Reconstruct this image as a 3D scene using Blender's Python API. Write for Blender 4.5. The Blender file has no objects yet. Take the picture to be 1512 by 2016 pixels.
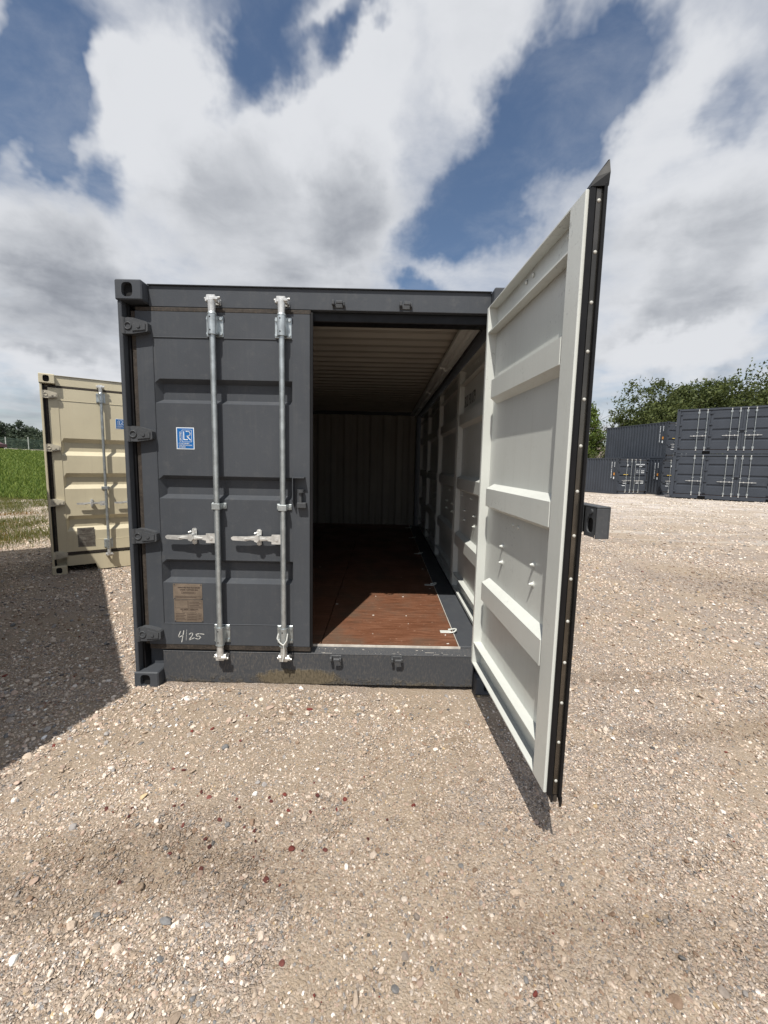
import bpy, bmesh, math, random
import numpy as np
from mathutils import Vector, Matrix, Euler

SC = bpy.context.scene
COL = SC.collection
R = math.radians
random.seed(4)
rng = np.random.default_rng(11)

# ------------------------------------------------------------------ camera
YAW, PITCH, ROLL = .0038, .1166, .021
CAM = Vector((1.6303, -2.6593, 1.5345))
def cam_axes():
    cy, sy = math.cos(YAW), math.sin(YAW)
    f = Vector((sy*math.cos(PITCH), cy*math.cos(PITCH), -math.sin(PITCH)))
    r0 = Vector((cy, -sy, 0)); d0 = f.cross(r0)
    c, s = math.cos(ROLL), math.sin(ROLL)
    return c*r0 - s*d0, s*r0 + c*d0, f
_r, _d, _f = cam_axes()
cd = bpy.data.cameras.new('camera'); cam = bpy.data.objects.new('camera', cd); COL.objects.link(cam)
cd.sensor_fit = 'HORIZONTAL'; cd.sensor_width = 36; cd.lens = 36*830/1512
cd.clip_start = .05; cd.clip_end = 3000
m = Matrix((( _r.x, -_d.x, -_f.x, CAM.x), (_r.y, -_d.y, -_f.y, CAM.y), (_r.z, -_d.z, -_f.z, CAM.z), (0, 0, 0, 1)))
cam.matrix_world = m
SC.camera = cam
def skydir(u, v):                       # direction of a cloud (at infinity)
    return (_f*830 + _r*(u-756) + _d*(v-1008)).normalized()

# ------------------------------------------------------------------ exposure, sun, sky
SC.view_settings.view_transform = 'Standard'; SC.view_settings.look = 'None'
SC.view_settings.exposure = 0.0; SC.view_settings.gamma = 1.0
SC.view_settings.use_curve_mapping = False
try:
    SC.cycles.use_denoising = True
    SC.cycles.max_bounces = 10; SC.cycles.diffuse_bounces = 1; SC.cycles.glossy_bounces = 4
    SC.cycles.sample_clamp_indirect = 6
except Exception: pass
LDIR = Vector((.30, 1.0, -1.76)).normalized()
sd = bpy.data.lights.new('sun', 'SUN'); sd.energy = 4.8; sd.angle = R(.53); sd.color = (1, .955, .88)
sun = bpy.data.objects.new('sun', sd); COL.objects.link(sun)
sun.rotation_euler = LDIR.to_track_quat('-Z', 'Y').to_euler()
SUN_EL = math.asin(-LDIR.z); SUN_AZ = math.atan2(-LDIR.x, -LDIR.y)

class N:
    """tiny node helper"""
    def __init__(s, nt): s.nt = nt; s.n = nt.nodes; s.l = nt.links
    def new(s, t, **k):
        x = s.n.new(t)
        for a, b in k.items(): setattr(x, a, b)
        return x
    def put(s, sock, v):
        if hasattr(v, 'is_output') or isinstance(v, bpy.types.NodeSocket): s.l.new(v, sock)
        elif v is not None: sock.default_value = v
    def math(s, op, a, b=None, c=None, clamp=False):
        x = s.new('ShaderNodeMath', operation=op); x.use_clamp = clamp
        s.put(x.inputs[0], a)
        if b is not None: s.put(x.inputs[1], b)
        if c is not None: s.put(x.inputs[2], c)
        return x.outputs[0]
    def noise(s, vec, scale, detail=4, rough=.5, dist=0.0):
        x = s.new('ShaderNodeTexNoise')
        if vec is not None: s.put(x.inputs['Vector'], vec)
        x.inputs['Scale'].default_value = scale; x.inputs['Detail'].default_value = detail
        x.inputs['Roughness'].default_value = rough; x.inputs['Distortion'].default_value = dist
        return x.outputs[0], x.outputs[1]
    def maprange(s, v, a, b, c=0.0, d=1.0, smooth=True):
        x = s.new('ShaderNodeMapRange'); x.interpolation_type = 'SMOOTHSTEP' if smooth else 'LINEAR'
        s.put(x.inputs['Value'], v)
        for k, q in (('From Min', a), ('From Max', b), ('To Min', c), ('To Max', d)): s.put(x.inputs[k], q)
        return x.outputs['Result']
    def mix(s, f, a, b, mode='MIX'):
        x = s.new('ShaderNodeMix', data_type='RGBA', blend_type=mode)
        s.put(x.inputs[0], f); s.put(x.inputs[6], a); s.put(x.inputs[7], b)
        return x.outputs[2]
    def sep(s, v):
        x = s.new('ShaderNodeSeparateXYZ'); s.put(x.inputs[0], v); return x.outputs
    def comb(s, a, b, c):
        x = s.new('ShaderNodeCombineXYZ')
        for i, q in enumerate((a, b, c)): s.put(x.inputs[i], q)
        return x.outputs[0]
    def ramp(s, f, stops):
        x = s.new('ShaderNodeValToRGB'); e = x.color_ramp.elements
        while len(e) < len(stops): e.new(.5)
        for q, (p, c) in zip(e, stops): q.position = p; q.color = (*c, 1)
        s.put(x.inputs[0], f); return x.outputs[0]
def c4(c): return (*c, 1) if len(c) == 3 else c

W = bpy.data.worlds.new('World'); SC.world = W; W.use_nodes = True
W.node_tree.nodes.clear(); w = N(W.node_tree)
tc = w.new('ShaderNodeTexCoord'); dirv = tc.outputs['Generated']
sky = w.new('ShaderNodeTexSky', sky_type='NISHITA'); sky.sun_disc = False
sky.sun_elevation = SUN_EL; sky.sun_rotation = SUN_AZ % (2*math.pi); sky.air_density = 1.0; sky.dust_density = .5; sky.ozone_density = 1.6
X, Y, Z = w.sep(dirv)
zz = w.math('ADD', w.math('MAXIMUM', Z, 0.0), .16)
pv = w.comb(w.math('DIVIDE', X, zz), w.math('DIVIDE', Y, zz), 0.0)
_, wc = w.noise(pv, 1.6, 3, .5)
vm = w.new('ShaderNodeVectorMath', operation='MULTIPLY_ADD')
w.put(vm.inputs[0], wc); vm.inputs[1].default_value = (.34, .34, 0); w.put(vm.inputs[2], pv)
pw = vm.outputs[0]
n1, _ = w.noise(pw, 1.25, 10, .60, .15)
n2, _ = w.noise(pv, 3.4, 6, .6, .3)
_, wd = w.noise(dirv, 5.0, 5, .6)
vm2 = w.new('ShaderNodeVectorMath', operation='MULTIPLY_ADD')
w.put(vm2.inputs[0], wd); vm2.inputs[1].default_value = (.22, .22, .22); w.put(vm2.inputs[2], dirv)
dw = w.new('ShaderNodeVectorMath', operation='SUBTRACT'); w.put(dw.inputs[0], vm2.outputs[0]); dw.inputs[1].default_value = (.11, .11, .11)
dw = dw.outputs[0]
def lobe(u0, v0, u1, v1, wid):          # soft elongated patch of sky between two directions
    a, b = skydir(u0, v0), skydir(u1, v1)
    c = ((a+b)/2).normalized(); t = b-a; L = max(t.length/2, 1e-3)*1.25
    t = (t - c*t.dot(c)).normalized(); s = c.cross(t)
    rot = Matrix((t, s, c)).transposed()
    mp = w.new('ShaderNodeMapping', vector_type='TEXTURE'); w.put(mp.inputs['Vector'], dw)
    mp.inputs['Location'].default_value = c
    mp.inputs['Rotation'].default_value = rot.to_euler('XYZ')
    mp.inputs['Scale'].default_value = (L, wid/830, .5)
    g = w.new('ShaderNodeTexGradient', gradient_type='SPHERICAL'); w.put(g.inputs[0], mp.outputs[0])
    return w.maprange(g.outputs['Fac'], 0, .75)
def total(items, start):
    acc = start
    for wt, a in items:
        acc = w.math('MULTIPLY_ADD', lobe(*a), wt, acc)
    return acc
cov = w.math('MULTIPLY_ADD', w.math('SUBTRACT', n1, .5), 1.5, .27)
cov = w.math('MULTIPLY_ADD', w.math('SUBTRACT', n2, .5), 1.0, cov)
cov = total([
    (-.62, (1080, 230, 940, 440, 110)), (-.35, (880, 420, 860, 520, 90)),
    (-0.99, (-40, 20, 120, 190, 150)), (-0.86, (80, 30, 170, 250, 80)), (-0.83, (430, 10, 560, 190, 150)), (-0.79, (590, 60, 640, 190, 90)),
    (-0.79, (660, 0, 700, 120, 60)), (-0.49, (150, 330, 270, 360, 70)), (-0.66, (60, 250, 160, 290, 45)),
    (-0.99, (1190, 40, 1010, 330, 110)), (-0.92, (1020, 330, 900, 530, 100)), (-0.66, (1290, 40, 1180, 220, 80)), (-0.66, (860, 540, 820, 600, 60)),
    (-0.46, (250, -80, 640, -60, 120)), (-0.59, (1330, 250, 1480, 220, 60)), (-0.33, (920, 230, 1000, 200, 60)),
    (0.72, (200, 80, 420, 260, 130)), (0.64, (140, 120, 260, 220, 90)), (0.64, (560, 260, 780, 60, 150)), (0.64, (800, 60, 1050, 60, 120)), (0.72, (250, 420, 760, 430, 190)), (0.64, (30, 330, 60, 600, 190)),
    (0.64, (1180, 330, 1500, 120, 90)), (0.72, (1230, 450, 1600, 500, 170)), (0.48, (1160, 650, 1600, 650, 120)), (0.48, (-60, 700, 260, 650, 120)),
    (0.64, (620, 520, 800, 330, 120)),
], cov)
alpha = w.maprange(cov, -.55, .72)
veil, _ = w.noise(pw, 2.0, 7, .62)
alpha = w.math('MAXIMUM', alpha, w.maprange(veil, .42, .80, .0, .32))
thick = w.maprange(cov, .35, 1.9)
n3, _ = w.noise(pw, 1.9, 7, .55)
dark = total([
    (.24, (640, 560, 800, 420, 230)), (.30, (300, 470, 620, 540, 160)), (.50, (-80, 660, 280, 590, 110)), (.36, (1160, 560, 1660, 540, 150)), (.25, (-60, 470, 240, 500, 120)),
    (-.45, (520, 280, 780, 180, 130)), (-.5, (110, 130, 430, 190, 150)), (-.35, (1180, 380, 1450, 200, 150)), (-1.0, (1190, 690, 1560, 650, 60)), (-.45, (-30, 745, 230, 735, 40)), (.3, (1150, 760, 1560, 740, 40)), (.4, (-60, 830, 300, 830, 70)),
], w.math('ADD', w.math('MULTIPLY', w.maprange(Z, .30, .02), .22), w.math('MULTIPLY_ADD', w.math('SUBTRACT', n3, .5), 1.7, w.math('MULTIPLY', thick, .70))))
dk = w.maprange(dark, -.15, 1.45)
ccol = w.ramp(dk, [(0, (.86, .88, .92)), (.35, (.62, .645, .69)), (.7, (.40, .425, .475)), (1, (.25, .27, .315))])
hs = w.new('ShaderNodeHueSaturation'); hs.inputs['Saturation'].default_value = 1.0
w.put(hs.inputs['Color'], sky.outputs[0])
STR = .102
csc = w.new('ShaderNodeVectorMath', operation='SCALE'); w.put(csc.inputs[0], ccol); csc.inputs['Scale'].default_value = .86/STR
skyc = w.mix(alpha, hs.outputs[0], csc.outputs[0])
bg = w.new('ShaderNodeBackground'); w.put(bg.inputs['Color'], skyc); bg.inputs['Strength'].default_value = STR
wo = w.new('ShaderNodeOutputWorld'); w.l.new(bg.outputs[0], wo.inputs[0])

# ------------------------------------------------------------------ materials
MATS = {}
def mat(name, base, rough=.5, metal=0.0, var=.12, vscale=3.0, bump=0.0, bscale=60, dust=None, dustcol=(.30, .25, .19), spec=.5, streak=0.0, scuff=0.0):
    M = bpy.data.materials.new(name); M.use_nodes = True; k = N(M.node_tree); b = k.n['Principled BSDF']
    t = k.new('ShaderNodeTexCoord').outputs['Object']
    f, _ = k.noise(t, vscale, 6, .6)
    lo = tuple(x*(1-var) for x in base); hi = tuple(min(1, x*(1+var)) for x in base)
    c = k.mix(k.maprange(f, .3, .7), c4(lo), c4(hi))
    rr = k.maprange(k.noise(t, vscale*5, 4, .6)[0], .3, .7, rough*.88, min(1, rough*1.12))
    if dust:
        d, _ = k.noise(t, vscale*9, 8, .72)
        lo_, hi_, amt = dust
        fac = k.math('MULTIPLY', k.maprange(d, lo_, hi_), amt)
        c = k.mix(fac, c, c4(dustcol)); rr = k.math('MULTIPLY_ADD', fac, .4, rr)
    if streak:          # faint run-off streaks
        mp = k.new('ShaderNodeMapping'); k.put(mp.inputs[0], t); mp.inputs['Scale'].default_value = (9, 9, .55)
        q, _ = k.noise(mp.outputs[0], 2.2, 6, .7)
        fac = k.math('MULTIPLY', k.maprange(q, .50, .74), streak); c = k.mix(fac, c, c4(dustcol)); rr = k.math('MULTIPLY_ADD', fac, .5, rr)
    if scuff:           # rubbed grubby marks
        q, _ = k.noise(t, 1.7, 3, .5); q2, _ = k.noise(t, 34, 5, .75, 1.2)
        fac = k.math('MULTIPLY', k.math('MULTIPLY', k.maprange(q, .52, .62), k.maprange(q2, .56, .68)), scuff); c = k.mix(fac, c, (.16, .155, .14, 1))
    k.put(b.inputs['Base Color'], c); k.put(b.inputs['Roughness'], rr); b.inputs['Metallic'].default_value = metal
    b.inputs['Specular IOR Level'].default_value = spec
    if bump:
        n, _ = k.noise(t, bscale, 3, .5); wv, _ = k.noise(t, 1.9, 2, .5); n = k.math('MULTIPLY_ADD', wv, 6.0 if streak else 0.0, n); bp = k.new('ShaderNodeBump'); bp.inputs['Strength'].default_value = bump; bp.inputs['Distance'].default_value = .002
        k.put(bp.inputs['Height'], n); k.l.new(bp.outputs[0], b.inputs['Normal'])
    MATS[name] = M; return M
GREY = mat('charcoal paint', (.068, .074, .084), .45, var=.07, vscale=1.6, bump=.25, bscale=140, dust=(.50, .78, .22), dustcol=(.17, .165, .155), streak=.10, spec=.22)
GREYD = mat('charcoal paint on hardware', (.070, .074, .080), .48, spec=.25, var=.12, vscale=9, dust=(.5, .75, .3), dustcol=(.2, .19, .17))
INNER_SHADE = mat('beige grey interior paint with baked shade', (.37, .345, .30), .55, var=.06, vscale=1.4, bump=.1, bscale=120, spec=.25)  # beige grey, its colour darkened to put the interior's shade into roof and walls
WHITE = mat('off white inner paint', (.67, .69, .65), .36, var=.05, vscale=1.4, bump=.12, bscale=120, dust=(.58, .80, .22), dustcol=(.36, .34, .28), streak=.10, scuff=.45)
CREAM = mat('cream paint', (.66, .59, .42), .40, var=.06, vscale=1.5, bump=.15, bscale=120, dust=(.6, .85, .2), streak=.12)
CREAMD = mat('cream paint on hardware', (.58, .53, .42), .5, var=.1, vscale=6)
GALV = mat('galvanised steel', (.50, .54, .55), .40, .75, var=.2, vscale=14, dust=(.58, .8, .25), dustcol=(.35, .32, .27))
ZINC = mat('bright zinc casting', (.68, .68, .66), .36, .55, var=.25, vscale=22)
RETAIN = mat('gasket retainer steel', (.13, .12, .105), .25, .9, var=.25, vscale=6)
RUBBER = mat('black rubber', (.006, .006, .007), .5, var=.3, vscale=5, spec=.3)
RUBDUST = mat('dusty rubber', (.035, .028, .022), .75, var=.45, vscale=8, dust=(.45, .75, .45), dustcol=(.17, .13, .10))
NAVY = mat('blue grey far paint', (.052, .060, .075), .48, spec=.22, var=.08, vscale=1.2, dust=(.55, .8, .12))
STRIP = mat('pale edge sealant', (.62, .58, .52), .6, var=.2, vscale=12)
INK = mat('stencil ink', (.03, .03, .032), .6)
BLUE = mat('sticker blue', (.008, .13, .40), .35, var=.04)
SWHITE = mat('sticker white', (.78, .82, .85), .4, var=.02)
CHALK = mat('chalk pen white', (.55, .55, .52), .8, var=.25, vscale=60)
PLATE = mat('engraved plate metal', (.25, .20, .155), .42, .35, var=.22, vscale=10)
PLATEG = mat('weathered plate metal', (.20, .185, .16), .45, .3, var=.3, vscale=30)
PLINK = mat('plate engraving', (.07, .05, .04), .6)
DARKV = mat('dark cavity', (.01, .01, .011), .9)
ORANGE = mat('orange decal', (.65, .28, .05), .5)
YELL = mat('yellow decal', (.70, .50, .10), .5)
RIVET = mat('painted rivet', (.50, .50, .46), .4, var=.1)
TIE = mat('white cable tie', (.72, .73, .70), .5)

def plywood():
    M = bpy.data.materials.new('plywood floor'); M.use_nodes = True; k = N(M.node_tree); b = k.n['Principled BSDF']
    t = k.new('ShaderNodeTexCoord').outputs['Object']
    mp = k.new('ShaderNodeMapping'); k.put(mp.inputs[0], t); mp.inputs['Scale'].default_value = (1.6, 14, 1)
    g, _ = k.noise(mp.outputs[0], 3.0, 9, .72, .4)
    base = k.ramp(g, [(.28, (.085, .036, .018)), (.45, (.155, .064, .034)), (.58, (.215, .098, .056)), (.75, (.28, .155, .10))])
    d, _ = k.noise(t, 2.6, 7, .68)
    base = k.mix(k.math('MULTIPLY', k.maprange(d, .42, .68), .72), base, (.10, .075, .052, 1))
    s, _ = k.noise(t, 38, 3, .6)
    base = k.mix(k.maprange(s, .66, .74, 0, .5), base, (.5, .33, .24, 1))
    base = k.mix(k.maprange(s, .34, .27, 0, .5), base, (.03, .015, .01, 1))
    k.put(b.inputs['Base Color'], base); k.put(b.inputs['Roughness'], k.maprange(d, .3, .7, .42, .7))
    bp = k.new('ShaderNodeBump'); bp.inputs['Strength'].default_value = .35; bp.inputs['Distance'].default_value = .002
    k.put(bp.inputs['Height'], g); k.l.new(bp.outputs[0], b.inputs['Normal'])
    return M
PLY = plywood()

def sillmat():                          # charcoal paint with dirt speckle and the splash of mud
    M = bpy.data.materials.new('muddy sill paint'); M.use_nodes = True; k = N(M.node_tree); b = k.n['Principled BSDF']
    t = k.new('ShaderNodeTexCoord').outputs['Object']; x, y, z = k.sep(t)
    b.inputs['Specular IOR Level'].default_value = .22
    base = (.062, .066, .073, 1)
    mp = k.new('ShaderNodeMapping'); k.put(mp.inputs[0], t); mp.inputs['Scale'].default_value = (1, 1, .35)
    sp, _ = k.noise(mp.outputs[0], 95, 6, .75)
    big, _ = k.noise(t, 3.0, 4, .6)
    fac = k.math('MULTIPLY', k.maprange(sp, .44, .68), k.maprange(big, .25, .75, .25, .8))
    c = k.mix(fac, base, (.15, .135, .12, 1))
    e1 = k.math('DIVIDE', k.math('SUBTRACT', x, 1.08), .32); e2 = k.math('DIVIDE', k.math('SUBTRACT', z, .055), .075)
    rr = k.math('ADD', k.math('MULTIPLY', e1, e1), k.math('MULTIPLY', e2, e2))
    wob, _ = k.noise(t, 24, 6, .7)
    md = k.maprange(k.math('ADD', rr, k.math('MULTIPLY', wob, 1.6)), 1.9, 1.3)
    edge = k.math('MULTIPLY', k.maprange(z, .09, .02), k.maprange(wob, .45, .62, 0, .6))
    md = k.math('MAXIMUM', md, edge)
    c = k.mix(md, c, k.ramp(sp, [(.35, (.07, .058, .04)), (.6, (.17, .14, .095))]))
    k.put(b.inputs['Base Color'], c); k.put(b.inputs['Roughness'], k.math('MULTIPLY_ADD', md, .3, .55))
    h = k.math('MULTIPLY', md, k.math('ADD', wob, 1.0))
    bp = k.new('ShaderNodeBump'); bp.inputs['Strength'].default_value = .8; bp.inputs['Distance'].default_value = .006
    k.put(bp.inputs['Height'], h); k.l.new(bp.outputs[0], b.inputs['Normal'])
    return M
SILL = sillmat()

STAINS = [(.75, -1.20, .60, .15, .62), (.25, -1.34, .55, .15, .55), (1.15, -1.30, .35, .10, .40), (.95, -1.02, .5, .10, .25), (2.55, -1.45, .5, .14, .30), (4.1, -.35, 1.0, .12, .45), (3.4, .3, .8, .12, .3)]
def STAIN(k, t, c):                     # damp brown patches trodden into the yard
    x, y, _ = k.sep(t); wob, wc = k.noise(t, 3.0, 6, .65); acc = None
    for cx, cy, rx, ry, a in STAINS:
        e = k.math('ADD', k.math('POWER', k.math('DIVIDE', k.math('SUBTRACT', x, cx), rx), 2), k.math('POWER', k.math('DIVIDE', k.math('SUBTRACT', y, cy), ry), 2))
        f = k.math('MULTIPLY', k.maprange(k.math('ADD', e, k.math('MULTIPLY', wob, 3.2)), 3.4, 1.1), a)
        acc = f if acc is None else k.math('MAXIMUM', acc, f)
    return k.mix(acc, c, (.15, .105, .07, 1))
def gravelmat():
    M = bpy.data.materials.new('gravel ground'); M.use_nodes = True; k = N(M.node_tree); b = k.n['Principled BSDF']
    t = k.new('ShaderNodeTexCoord').outputs['Object']
    px, py, pz = k.sep(t)
    v = k.new('ShaderNodeTexVoronoi'); k.put(v.inputs['Vector'], t); v.inputs['Scale'].default_value = 95; v.feature = 'F1'
    v2 = k.new('ShaderNodeTexVoronoi'); k.put(v2.inputs['Vector'], t); v2.inputs['Scale'].default_value = 230
    v3 = k.new('ShaderNodeTexVoronoi'); k.put(v3.inputs['Vector'], t); v3.inputs['Scale'].default_value = 30
    pal = [(0, (.13, .10, .075)), (.16, (.29, .23, .165)), (.38, (.37, .30, .225)), (.55, (.25, .215, .175)), (.7, (.48, .41, .325)), (.82, (.17, .165, .16)), (.9, (.56, .51, .44)), (1, (.24, .15, .105))]
    cs = k.new('ShaderNodeSeparateColor'); k.put(cs.inputs[0], v.outputs['Color'])
    cs2 = k.new('ShaderNodeSeparateColor'); k.put(cs2.inputs[0], v2.outputs['Color'])
    cs3 = k.new('ShaderNodeSeparateColor'); k.put(cs3.inputs[0], v3.outputs['Color'])
    c1 = k.ramp(cs.outputs[0], pal); c2 = k.ramp(cs2.outputs[0], pal); c3 = k.ramp(cs3.outputs[0], pal)
    c = k.mix(.5, c1, c2)
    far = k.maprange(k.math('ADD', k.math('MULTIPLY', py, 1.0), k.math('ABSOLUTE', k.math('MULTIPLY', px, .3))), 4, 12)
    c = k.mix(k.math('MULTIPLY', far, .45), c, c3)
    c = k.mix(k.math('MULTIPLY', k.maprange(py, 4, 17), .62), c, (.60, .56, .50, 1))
    hsv = k.new('ShaderNodeMix', data_type='RGBA', blend_type='MULTIPLY'); hsv.inputs[0].default_value = 1; k.put(hsv.inputs[6], c); hsv.inputs[7].default_value = (1.27, 1.245, 1.30, 1); c = hsv.outputs[2]
    c = STAIN(k, t, c)
    d, _ = k.noise(t, .75, 6, .62)         # bare trodden sandy patches
    s, _ = k.noise(t, 2.2, 5, .6)
    sand = k.math('MULTIPLY', k.maprange(k.math('ADD', d, k.math('MULTIPLY', s, .4)), .60, .80), .8)
    c = k.mix(k.math('MULTIPLY', sand, .8), c, (.325, .255, .18, 1))
    st, _ = k.noise(t, 1.3, 5, .65)
    c = k.mix(k.math('MULTIPLY', k.maprange(st, .54, .72), .5), c, (.22, .165, .115, 1))
    mp = k.new('ShaderNodeMapping'); k.put(mp.inputs[0], t); mp.inputs['Scale'].default_value = (.16, 1.1, 1); mp.inputs['Rotation'].default_value = (0, 0, R(24))
    tr, _ = k.noise(mp.outputs[0], 1.0, 5, .6)  # wheel tracks across the yard
    c = k.mix(k.math('MULTIPLY', k.maprange(tr, .5, .66), k.math('MULTIPLY', far, .6)), c, (.40, .335, .26, 1))
    c = k.mix(k.math('MULTIPLY', k.maprange(tr, .48, .34), k.math('MULTIPLY', far, .55)), c, (.60, .56, .50, 1))
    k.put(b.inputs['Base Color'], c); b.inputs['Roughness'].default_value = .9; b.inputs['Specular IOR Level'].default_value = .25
    h = k.math('ADD', k.math('MULTIPLY', v.outputs['Distance'], -1.0), k.math('MULTIPLY', v2.outputs['Distance'], -.5))
    h = k.math('MULTIPLY', h, k.maprange(sand, 0, .8, 1, .45))
    bp = k.new('ShaderNodeBump'); bp.inputs['Strength'].default_value = 1.0; bp.inputs['Distance'].default_value = .010
    k.put(bp.inputs['Height'], h); k.l.new(bp.outputs[0], b.inputs['Normal'])
    return M
def stonemat():
    M = bpy.data.materials.new('stone'); M.use_nodes = True; k = N(M.node_tree); b = k.n['Principled BSDF']
    a = k.new('ShaderNodeAttribute', attribute_type='INSTANCER', attribute_name='tint')
    t = k.new('ShaderNodeTexCoord').outputs['Object']
    n, _ = k.noise(t, 2.2, 5, .65)
    c = k.mix(1.0, a.outputs['Color'], k.ramp(n, [(.3, (.80, .78, .76)), (.7, (1.2, 1.2, 1.18))]), 'MULTIPLY')
    k.put(b.inputs['Base Color'], c); b.inputs['Roughness'].default_value = .82; b.inputs['Specular IOR Level'].default_value = .3
    return M
def grassmat(name, a, bcol, sc=6):
    M = bpy.data.materials.new(name); M.use_nodes = True; k = N(M.node_tree); b = k.n['Principled BSDF']
    t = k.new('ShaderNodeTexCoord').outputs['Object']
    n, _ = k.noise(t, sc, 7, .7); q, _ = k.noise(t, .35, 4, .6)
    c = k.mix(k.maprange(n, .3, .7), c4(a), c4(bcol)); c = k.mix(k.maprange(q, .4, .7, 0, .4), c, (.16, .17, .05, 1))
    k.put(b.inputs['Base Color'], c); b.inputs['Roughness'].default_value = .7; b.inputs['Specular IOR Level'].default_value = .2
    return M
def leafmat(name, a, bcol, tr=.25):
    M = bpy.data.materials.new(name); M.use_nodes = True; k = N(M.node_tree); b = k.n['Principled BSDF']
    g = k.new('ShaderNodeNewGeometry')
    c = k.mix(g.outputs['Random Per Island'], c4(a), c4(bcol))
    k.put(b.inputs['Base Color'], c); b.inputs['Roughness'].default_value = .6; b.inputs['Specular IOR Level'].default_value = .3
    ts = k.new('ShaderNodeBsdfTranslucent'); k.put(ts.inputs[0], c); mx = k.new('ShaderNodeMixShader'); mx.inputs[0].default_value = tr
    k.l.new(b.outputs[0], mx.inputs[1]); k.l.new(ts.outputs[0], mx.inputs[2]); k.l.new(mx.outputs[0], k.n['Material Output'].inputs[0])
    return M

# ------------------------------------------------------------------ mesh helper
class MB:
    def __init__(s): s.v = []; s.f = []; s.m = []; s.s = []
    def add(s, vs, fs, m=0, smooth=False):
        o = len(s.v); s.v += [tuple(p) for p in vs]
        for f in fs: s.f.append([o+i for i in f]); s.m.append(m); s.s.append(smooth)
    def box(s, x0, x1, y0, y1, z0, z1, m=0, bev=0.0):
        lo = (x0, y0, z0); hi = (x1, y1, z1)
        if bev <= 0:
            vs = [((x0, x1)[i], (y0, y1)[j], (z0, z1)[k]) for i in (0, 1) for j in (0, 1) for k in (0, 1)]
            s.add(vs, [(0, 1, 3, 2), (4, 6, 7, 5), (0, 4, 5, 1), (2, 3, 7, 6), (0, 2, 6, 4), (1, 5, 7, 3)], m); return
        vs = []; ix = {}
        for i in (0, 1):
            for j in (0, 1):
                for k in (0, 1):
                    for a in (0, 1, 2):
                        p = []
                        for q, t in enumerate((i, j, k)):
                            e = (lo, hi)[t][q]; p.append(e if q == a else e + (bev if t == 0 else -bev))
                        ix[i, j, k, a] = len(vs); vs.append(p)
        fs = []
        for a in range(3):
            b, c = [q for q in range(3) if q != a]
            for t in (0, 1):
                lp = []
                for (u, w_) in ((0, 0), (1, 0), (1, 1), (0, 1)):
                    id_ = [0, 0, 0]; id_[a] = t; id_[b] = u; id_[c] = w_; lp.append(ix[(*id_, a)])
                fs.append(lp)
        for a in range(3):          # edges run along axis a
            b, c = [q for q in range(3) if q != a]
            for u in (0, 1):
                for w_ in (0, 1):
                    i0 = [0, 0, 0]; i0[b] = u; i0[c] = w_; i1 = list(i0); i1[a] = 1
                    fs.append([ix[(*i0, b)], ix[(*i1, b)], ix[(*i1, c)], ix[(*i0, c)]])
        for i in (0, 1):
            for j in (0, 1):
                for k in (0, 1): fs.append([ix[i, j, k, 0], ix[i, j, k, 1], ix[i, j, k, 2]])
        s.add(vs, fs, m)
    def cyl(s, p0, p1, r0, r1=None, n=12, m=0, cap=True, smooth=True):
        r1 = r0 if r1 is None else r1
        p0, p1 = Vector(p0), Vector(p1); a = (p1-p0).normalized()
        u = a.orthogonal().normalized(); v = a.cross(u)
        vs = []
        for p, r in ((p0, r0), (p1, r1)):
            for i in range(n):
                t = 2*math.pi*i/n; vs.append(p + (u*math.cos(t)+v*math.sin(t))*r)
        s.add(vs, [(i, (i+1) % n, n+(i+1) % n, n+i) for i in range(n)], m, smooth)
        if cap: s.add(vs[:n], [tuple(range(n))], m); s.add(vs[n:], [tuple(range(n))], m)
    def tube(s, pts, r, n=8, m=0):
        for a, b in zip(pts[:-1], pts[1:]): s.cyl(a, b, r, n=n, m=m)
    def prism(s, poly, axis, a0, a1, m=0):      # polygon in the other two axes, extruded
        n = len(poly); vs = []
        for a in (a0, a1):
            for p, q in poly: vs.append({'x': (a, p, q), 'y': (p, a, q), 'z': (p, q, a)}[axis])
        s.add(vs, [tuple(range(n)), tuple(range(2*n-1, n-1, -1))] + [(i, (i+1) % n, n+(i+1) % n, n+i) for i in range(n)], m)
    def dome(s, c, r, axis, m=0, n=10):
        a = Vector(axis).normalized(); u = a.orthogonal().normalized(); v = a.cross(u); c = Vector(c); vs = []; fs = []
        for j, ph in enumerate((0, .5, 1.0)):
            for i in range(n):
                t = 2*math.pi*i/n; vs.append(c + (u*math.cos(t)+v*math.sin(t))*r*math.cos(ph) + a*r*math.sin(ph)*.8)
        for j in range(2):
            fs += [(j*n+i, j*n+(i+1) % n, (j+1)*n+(i+1) % n, (j+1)*n+i) for i in range(n)]
        fs += [tuple(range(2*n, 3*n)), tuple(range(n-1, -1, -1))]; s.add(vs, fs, m, True)
    def build(s, name, mats, parent=None, sx=1, fix=True, loc=None):
        me = bpy.data.meshes.new(name)
        vs = [(p[0]*sx, p[1], p[2]) for p in s.v]
        me.from_pydata(vs, [], s.f)
        if not isinstance(mats, (list, tuple)): mats = [mats]
        for q in mats: me.materials.append(q)
        me.polygons.foreach_set('material_index', s.m); me.polygons.foreach_set('use_smooth', s.s)
        if fix:
            bm = bmesh.new(); bm.from_mesh(me); bmesh.ops.recalc_face_normals(bm, faces=bm.faces); bm.to_mesh(me); bm.free()
        o = bpy.data.objects.new(name, me); COL.objects.link(o)
        if parent: o.parent = parent
        if loc: o.location = loc
        return o
def empty(name, loc, rz=0.0):
    o = bpy.data.objects.new(name, None); o.empty_display_size = .2; COL.objects.link(o); o.location = loc; o.rotation_euler = (0, 0, rz); return o
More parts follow.
